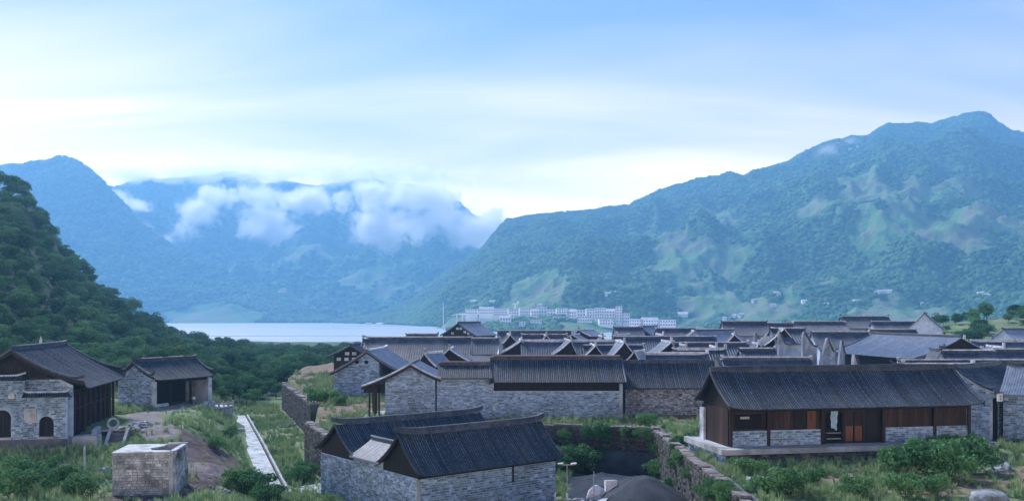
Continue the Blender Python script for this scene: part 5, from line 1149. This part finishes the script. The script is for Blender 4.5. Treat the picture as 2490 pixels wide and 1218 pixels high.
for px, py, wp, lb in HILLH:
    x, D, z = surf_hit(px, py, mr if px > 1000 else (mf if False else mr)); w = wp*D/F
    block('hillside_house', x, D, z, w, w*0.7, 4.2*D/F*1.0, lb, 'house', 'scattered white houses on the far slopes', R(random.uniform(-30, 30)), 1, gable=True)
# ================================================================== 11 mist banks on the far mountain
def cloud(lobes, D, dens, label, seed, depth=260):
    """lobes: px, py, half width px, half height px. A closed lumpy shell filled with uneven mist"""
    L = [((px-CX)*D/F, D, zat(py, D), a_*D/F, b_*D/F) for px, py, a_, b_ in lobes]
    cx_ = sum(l[0] for l in L)/len(L); cz_ = sum(l[2] for l in L)/len(L)
    x0 = min(l[0]-l[3] for l in L); x1 = max(l[0]+l[3] for l in L); z0 = min(l[2]-l[4] for l in L); z1 = max(l[2]+l[4] for l in L)
    mb = MB(); mb.box(x0-cx_, x1-cx_, -depth, depth, z0-cz_, z1-cz_); o = mb.build('mist_bank'); o.location = (cx_, D, cz_); tag(o, label, 'cloud', 'mist banks on the far mountain')
    m = bpy.data.materials.new('mist'); m.use_nodes = True; t = m.node_tree; t.nodes.clear(); T = NT.__new__(NT); T.m = m; T.t = t
    oc = T.n('ShaderNodeTexCoord').outputs['Object']; f = None
    for l in L:
        q = T.n('ShaderNodeMapping'); q.vector_type = 'TEXTURE'; q.inputs['Location'].default_value = (l[0]-cx_, 0, l[2]-cz_); q.inputs['Scale'].default_value = (l[3], depth, l[4]); T.l(oc, q.inputs[0])
        le = T.n('ShaderNodeVectorMath', operation='LENGTH'); T.l(q.outputs[0], le.inputs[0]); v = T.math('SUBTRACT', 1.0, le.outputs['Value'], True)
        f = v if f is None else T.math('MAXIMUM', f, v)
    n1 = T.noise(0.0085, 9, 0.70, T.n('ShaderNodeNewGeometry').outputs['Position'], 0.4)
    g = T.math('ADD', T.math('MULTIPLY', f, 1.5), T.math('MULTIPLY', T.math('SUBTRACT', n1, 0.62), 5.0)); g = T.math('MULTIPLY', g, T.math('MULTIPLY', f, 4.0, True), False); g = T.math('MULTIPLY', T.math('MAXIMUM', g, 0.0), dens)
    pv = T.n('ShaderNodeVolumePrincipled'); pv.inputs['Color'].default_value = (1, 0.99, 1, 1); pv.inputs['Anisotropy'].default_value = 0.5; T.l(g, pv.inputs['Density'])
    oo = T.n('ShaderNodeOutputMaterial'); T.l(pv.outputs[0], oo.inputs['Volume']); o.data.materials.append(m)
DC = 4350
cloud([(360, 580, 100, 50), (455, 572, 80, 60), (490, 520, 65, 65), (530, 480, 55, 42)], DC, 0.035, 'slanting wisp of white mist, leftmost on the far mountain', 1)
cloud([(650, 550, 100, 90), (700, 585, 110, 55), (750, 485, 150, 50), (620, 470, 80, 50)], DC+60, 0.035, 'middle white mist bank on the far mountain', 2)
cloud([(930, 550, 140, 90), (1060, 555, 150, 80), (1020, 475, 170, 60), (900, 480, 70, 65), (1150, 560, 130, 85)], DC-60, 0.04, 'largest white mist bank, right end of the far mountain', 3)
cloud([(270, 478, 75, 30), (330, 500, 50, 26)], 3900, 0.05, 'faint small wisp beside the left mountain shoulder', 4, 160)
cloud([(560, 425, 420, 36), (900, 430, 360, 40), (330, 430, 140, 30)], 5100, 0.011, 'thin pale cloud cap along the far mountain ridge', 5, 350)
cloud([(2010, 372, 75, 36), (2060, 348, 60, 28)], 3380, 0.014, 'small puff of mist caught on the right mountain shoulder', 6, 140)
# ================================================================== 12 vegetation
def trunk_mesh(name, hgt, seed, n=4):
    r = random.Random(seed); mb = MB(); mb.tube([(0, 0, -0.6), (0.05, 0, hgt*0.35), (0.12, 0.05, hgt*0.7), (0.05, 0, hgt)], 0.16, 6, True, 0.05)
    for k in range(n):
        a_ = r.uniform(0, 6.28); z = hgt*r.uniform(0.4, 0.7); mb.tube([(0.08, 0, z), (0.7*math.cos(a_), 0.7*math.sin(a_), z+0.7), (1.3*math.cos(a_), 1.3*math.sin(a_), z+1.2)], 0.07, 5, True, 0.02)
    return mb.mesh(name, M['bark'], True)
CR = [crown_mesh('crown', M['leaf'], 22, 105, 0.27, 2.7, 2.3, 3.5, s) for s in range(1, 6)]
CL = [crown_mesh('light_crown', M['leaf_light'], 18, 100, 0.24, 2.3, 1.9, 2.8, s) for s in range(21, 24)]
SH = [crown_mesh('shrub_leaves', M['leaf_light'], 16, 120, 0.13, 1.25, 0.8, 0.7, s) for s in range(31, 35)]
TK = [trunk_mesh('trunk', 3.4, s) for s in (1, 2)]
# dart-throwing on the hill and the low ground
r = np.random.default_rng(12)
pts = []
for (x0, x1, y0, y1, n) in ((-420, -20, 100, 480, 16000),):
    X = r.uniform(x0, x1, n); Y = r.uniform(y0, y1, n); U = CX + F*X/Y
    Zg = G(X, Y)
    edge_y = np.interp(U, [-400, 0, 250, 330, 500, 640, 760, 820, 900, 1000], [112, 128, 148, 152, 150, 175, 185, 195, 210, 250])
    ok = (Y > edge_y) & (sdist(X, Y) < -2.5) & (U > -420) & (U < 1000) & (Zg > -12)
    X, Y, Zg, U = X[ok], Y[ok], Zg[ok], U[ok]
    cell = {}
    for x, y, z, u in zip(X, Y, Zg, U):
        dmin = 2.0 + y/125; k = (int(x//dmin), int(y//dmin))
        if k in cell: continue
        cell[k] = 1; pts.append((x, y, z, u))
print('hill trees', len(pts))
pts.sort(key=lambda p: p[0]**2 + p[1]**2)
vis = [p for p in pts if -60 < p[3] < 1000]; rest = [p for p in pts if not (-60 < p[3] < 1000)]
LBL = ['dark round crowned tree at the foot of the wooded hill', 'bright green bushy tree at the foot of the wooded hill']
near = vis[:240]; rest = rest + vis[240:]
for i, (x, y, z, u) in enumerate(near):
    light = random.random() < (0.6 if y < 190 else 0.3); s_ = random.uniform(0.75, 1.15) * (0.62 if (y < 195 and u > 480) else 0.9)
    zone = 'behind the timber hall' if u < 235 else 'above the open hall roof' if u < 420 else 'right of the open hall' if u < 540 else 'in the middle of the tree belt' if u < 680 else 'near the lake end of the tree belt' if u < 800 else 'beside the reddish timber house'
    lab = ('bright green ' if light else 'dark ') + ('small ' if s_ < 0.62 else 'tall ' if s_ > 0.9 else 'rounded ') + ('nearer' if y < 185 else 'farther') + ' tree ' + zone
    e_ = empty('broadleaf_tree', (x, y, z - 0.1), random.uniform(0, 6.28), lab, 'tree', 'trees at the foot of the wooded hill'); e_.scale = (s_, s_, s_*random.uniform(0.85, 1.15))
    for nm, ms in (('trunk', random.choice(TK)), ('crown', random.choice(CL if light else CR))): o = bpy.data.objects.new(nm, ms); link(o, e_)
P = np.array([(x, y, z) for x, y, z, u in rest]); sc_ = r.uniform(0.55, 1.5, len(P)) * (0.72 + P[:, 1]/1000)
scatter('hill_forest', P, sc_, CR + CL, label='dense wooded hillside rising at the left edge', cat='forest')
# trees on the green rise at the right
k = 0
for i in range(400):
    px = random.uniform(2285, 2720); Y = random.uniform(250, 400); x = xat(px, Y); z = gz(x, Y)
    if k > 190: break
    k += 1; light = random.random() < 0.6; s_ = random.uniform(0.5, 1.1); z -= 1.2*s_
    e_ = empty('hedge_tree', (x, Y, z), random.uniform(0, 6.28), ('bright ' if light else 'dark ') + ('small' if s_ < 0.7 else 'middling' if s_ < 0.9 else 'big') + ' tree on the rise ' + ('beside the skyline stone gable' if px < 2345 else 'behind the right end of the village' if px < 2430 else 'at the right edge of the picture' if px < 2500 else 'beyond the right edge'), 'tree', 'trees on the green rise at the right'); e_.scale = (s_*1.1, s_*1.1, s_)
    for nm, ms in (('trunk', random.choice(TK)), ('crown', random.choice(CL if light else CR))): o = bpy.data.objects.new(nm, ms); link(o, e_)
# shrubs
def shrub(px, py, z, s_, label, sz=1.0, group=None, gset=SH):
    x, y, _ = at(px, py, z); e_ = empty('shrub', (x, y, gz(x, y)), random.uniform(0, 6.28), label, 'shrub', group); e_.scale = (s_, s_, s_*sz)
    o = bpy.data.objects.new('foliage', random.choice(gset)); link(o, e_)
    mb = MB(); [mb.tube([(0, 0, -0.2), (0.35*math.cos(t_), 0.35*math.sin(t_), 0.5), (0.7*math.cos(t_), 0.7*math.sin(t_), 1.0)], 0.03, 4, True, 0.01) for t_ in (0.3, 2.2, 4.4)]; mb.build('stem', M['bark'], e_)
GS = 'large green shrubs before the platform house'
for px, py, s_, lb in ((2195, 1160, 1.7, 'leftmost of the large green shrubs before the platform house'), (2250, 1150, 1.6, 'second large green shrub before the platform house'), (2310, 1165, 1.9, 'biggest green shrub before the platform, right of centre'),
                       (2365, 1150, 1.7, 'rightmost large green shrub before the platform house'), (2280, 1120, 1.3, 'green shrub touching the platform edge'), (2340, 1112, 1.2, 'green shrub under the right end of the platform')): shrub(px, py, -0.1, s_, lb, 1.15, GS)
GB = 'low green bushes in the grass'
for px, py, z, s_, lb in ((1600, 1160, -4.4, 1.3, 'bush at the foot of the dark retaining wall right of the gravel road'), (1572, 1130, -4.4, 1.2, 'bush between the gravel road and the retaining wall'), (1640, 1195, -4.4, 1.0, 'bush low against the straight retaining wall'),
    (1375, 1150, -4.6, 1.9, 'dense bush behind the double headed lamp pole'), (1420, 1150, -4.6, 1.7, 'dense bush right of the double headed lamp pole'), (1395, 1143, -4.6, 1.9, 'tall bush under the mossy wall behind the lamp pole'), (1352, 1145, -4.6, 1.7, 'bush beside the right roof corner of the nearest hall'),
    (1452, 1146, -4.6, 1.6, 'bush left of the dark shade net'), (800, 985, 0, 1.3, 'dark bush on the terrace near the gap in the left retaining wall'), (770, 1000, -1, 1.6, 'bush growing in the gap of the left retaining wall'), (828, 990, 0, 0.9, 'small bush on the terrace left of the porch house'),
    (745, 1165, -4.6, 1.3, 'bush at the left corner of the nearest hall'), (720, 1175, -4.6, 1.2, 'bush at the foot of the curved retaining wall'), (620, 1195, -3.4, 1.6, 'bush left of the lower end of the channel'), (585, 1185, -3.2, 1.4, 'bush between dark earth and channel'), (650, 1215, -3.4, 1.3, 'bush at the bottom edge beside the channel'),
    (60, 1180, -2.5, 1.7, 'wide bush at the bottom left corner'), (140, 1195, -2.5, 1.5, 'bush left of the pale post at the bottom'), (30, 1215, -2.5, 1.8, 'lowest bush in the bottom left corner'), (200, 1210, -2.5, 1.4, 'bush in front of the block hut at the left'), (120, 1150, -2.2, 1.1, 'small bush in the grass below the gate wall'),
    (560, 1070, -2.8, 1.0, 'small bush along the upper part of the channel'), (530, 1100, -2.8, 1.0, 'small bush above the dark earth'), (1830, 1160, 0, 1.1, 'bush on the bare soil under the platform slab'), (1800, 1150, 0, 0.8, 'small bush below the left end of the platform slab'), (1690, 1085, 0, 0.9, 'grassy bush on the terrace corner left of the platform'),
    (1650, 1080, 0, 0.8, 'tufted bush at the far corner of the straight retaining wall'), (1920, 1205, -0.4, 1.3, 'bush at the bottom edge right of the stone block'), (1860, 1212, -0.4, 1.2, 'bush in front of the stone block, bottom'), (1780, 1215, -0.4, 1.2, 'bush near the end of the retaining wall, bottom'), (1980, 1180, -0.2, 0.9, 'pale bush in the dry grass below the platform'),
    (2080, 1215, -0.4, 1.0, 'bush at the bottom edge under the large shrubs'), (2200, 1212, -0.4, 1.2, 'bush at the bottom edge left of the largest boulder'), (2270, 1205, -0.4, 1.1, 'bush just left of the largest boulder'), (150, 920, 0, 1.0, 'bush behind the roof of the timber hall')):
    shrub(px, py, z, s_, lb, 1.0, GB)
k = 0      # scrub in front of the wooded hill
for i in range(1200):
    px = random.uniform(500, 835); py = random.uniform(880, 975); z = -3.4; x, y, _ = at(px, py, z)
    if sdist(np.array([x]), np.array([y]))[0] > -2.0 or y < 128: continue
    if random.random() < (0.3 + 0.7*fbm(np.array([x/9]), np.array([y/9]), 2)[0] > 0.62): continue
    shrub(px, py, z, random.uniform(1.0, 2.2), 'scrubby bush ' + ('at the back' if py < 910 else 'in the middle' if py < 945 else 'at the front') + ' of the belt below the hill, ' + ('right of the open hall' if px < 590 else 'above the channel' if px < 680 else 'beyond the left retaining wall' if px < 760 else 'beside the terrace edge'), 0.9, 'scrub below the wooded hill'); k += 1
    if k > 110: break
for i in range(16):
    x = random.uniform(-5, 14.5); y = 105.4 - (x+6.5)*0.278 - random.uniform(0.3, 1.0); z = random.uniform(-4.4, -1.2) if x < 7 else random.uniform(-1.5, -0.8)
    e_ = empty('climbing_plant', (x, y, z), random.uniform(0, 6), 'green climbing plant hanging on the mossy wall under the wide stone house', 'plant', 'climbers on the mossy wall'); s_ = random.uniform(0.7, 1.3); e_.scale = (s_, 0.5*s_, s_)
    link(bpy.data.objects.new('foliage', random.choice(SH)), e_)
for i in range(22):
    yy = random.choice([random.uniform(66, 99), random.uniform(60, 70)]); x = 15.75; z = random.uniform(-2.6, -0.3)
    e_ = empty('climbing_plant', (x, yy, z), random.uniform(0, 6), 'green plant growing out of the straight dark retaining wall ' + ('near its far end' if yy > 88 else 'at its middle' if yy > 75 else 'at its near end'), 'plant', 'climbers on the straight wall'); s_ = random.uniform(0.5, 1.0); e_.scale = (0.6*s_, s_, s_)
    link(bpy.data.objects.new('foliage', random.choice(SH)), e_)
# grass
def tuft(name, seed, nb=22, hh=0.55, sp=0.35):
    r_ = random.Random(seed); mb = MB()
    for k in range(nb):
        a_ = r_.uniform(0, 6.28); d_ = sp*r_.random()**0.7; x, y = d_*math.cos(a_), d_*math.sin(a_); b_ = a_ + r_.uniform(-.8, .8); l = r_.uniform(0.15, 0.4); h_ = hh*r_.uniform(0.6, 1.2); w = 0.035
        px, py = -math.sin(b_)*w, math.cos(b_)*w; m1 = (x+l*0.35*math.cos(b_), y+l*0.35*math.sin(b_), h_*0.6); tp = (x+l*math.cos(b_), y+l*math.sin(b_), h_)
        i = len(mb.v); mb.v += [(x-px, y-py, -0.05), (x+px, y+py, -0.05), (m1[0]+px, m1[1]+py, m1[2]), (m1[0]-px, m1[1]-py, m1[2]), tp]; mb.f += [(i, i+1, i+2, i+3), (i+3, i+2, i+4)]
    return mb.mesh(name, M['grass'])
TF = [tuft('grass_tuft', s) for s in (1, 2, 3)] + [tuft('tall_tuft', 9, 26, 0.95, 0.4), tuft('weed_tuft', 11, 14, 1.35, 0.2)]
X = np.concatenate([r.uniform(-75, 62, 150000), r.uniform(-75, 60, 60000)]); Y = np.concatenate([r.uniform(58, 175, 150000), r.uniform(58, 100, 60000)])
U = CX + F*X/Y; ok = (U > -150) & (U < 2640); X, Y = X[ok], Y[ok]
sd = sdist(X, Y); dns = 0.05 + 2.2*np.clip(fbm(X/5, Y/5, 3) - 0.38, 0, 1)
def rect(ox, oy, deg, x0, x1, y0, y1):
    c, s = math.cos(R(deg)), math.sin(R(deg)); a_ = (X-ox)*c + (Y-oy)*s; b_ = -(X-ox)*s + (Y-oy)*c; return (a_ > x0) & (a_ < x1) & (b_ > y0) & (b_ < y1)
bad = rect(*CB, CD, -0.2, 17.4, 0, 18.6) | rect(19.35, 79, 10.5, -1.7, 26, -1.9, 8.8) | rect(-47.9, 96.8, 101, -3.2, 18.5, -5.6, 13) | rect(-50.3, 124, 63, -0.5, 12, -4, 7.5) | rect(-34.3, 76.2, 7, -0.5, 5.7, -1.0, 5.2)
bad |= (sd > 0) & (X > -17.2) & (Y > 109.3) & (Y < 240) | (sd > 0) & (X > -27.5) & (Y > 137) | rect(49.6, 92, 42, -0.4, 12, -0.4, 7) | rect(51.3, 92.6, -41, -0.3, 9, -0.3, 7)
bad |= rect(19.35, 79, 10.5, -3.5, 16, -4.2, 0) & (r.random(len(X)) < 0.85); bad |= seg_d(X, Y, CH) < 1.7; bad |= (sd > -0.6) & (sd < 1.2)
soft = np.maximum.reduce([sstep((sdist(X, Y, SOIL)+1)/2)*0.95, sstep((3.0-seg_d(X, Y, PATHL))/1.5)*0.9, sstep((sdist(X, Y, PIT)+0.4)/1.2), sstep((3-seg_d(X, Y, [(50, 90), (62, 82), (80, 78)]))/1.5), 0.5*sstep((3-seg_d(X, Y, [(3, 81), (6.5, 76), (7, 66)]))/2)])
keep = ~bad & (r.random(len(X)) < dns*(1-soft)); X, Y = X[keep], Y[keep]
print('tufts', len(X))
scatter('grass', np.stack([X, Y, G(X, Y)], 1), r.uniform(0.35, 0.8, len(X)) * (0.65 + 0.6*fbm(X/4+9, Y/4, 2)), TF, label='rough green and straw coloured grass over the open ground', cat='grass')
# ------------------------------------------------------------------ haze
mb = MB(); mb.box(-5200, 5200, -70, 7400, -41.5, 1120)
hz = mb.build('haze'); tag(hz, kind='stuff')
m = bpy.data.materials.new('haze_air'); m.use_nodes = True; t = m.node_tree; t.nodes.clear()
o_ = t.nodes.new('ShaderNodeOutputMaterial'); pv = t.nodes.new('ShaderNodeVolumePrincipled')
pv.inputs['Color'].default_value = (*HAZE_COL, 1); pv.inputs['Density'].default_value = HAZE; pv.inputs['Anisotropy'].default_value = 0.25
t.links.new(pv.outputs[0], o_.inputs['Volume']); hz.data.materials.append(m)
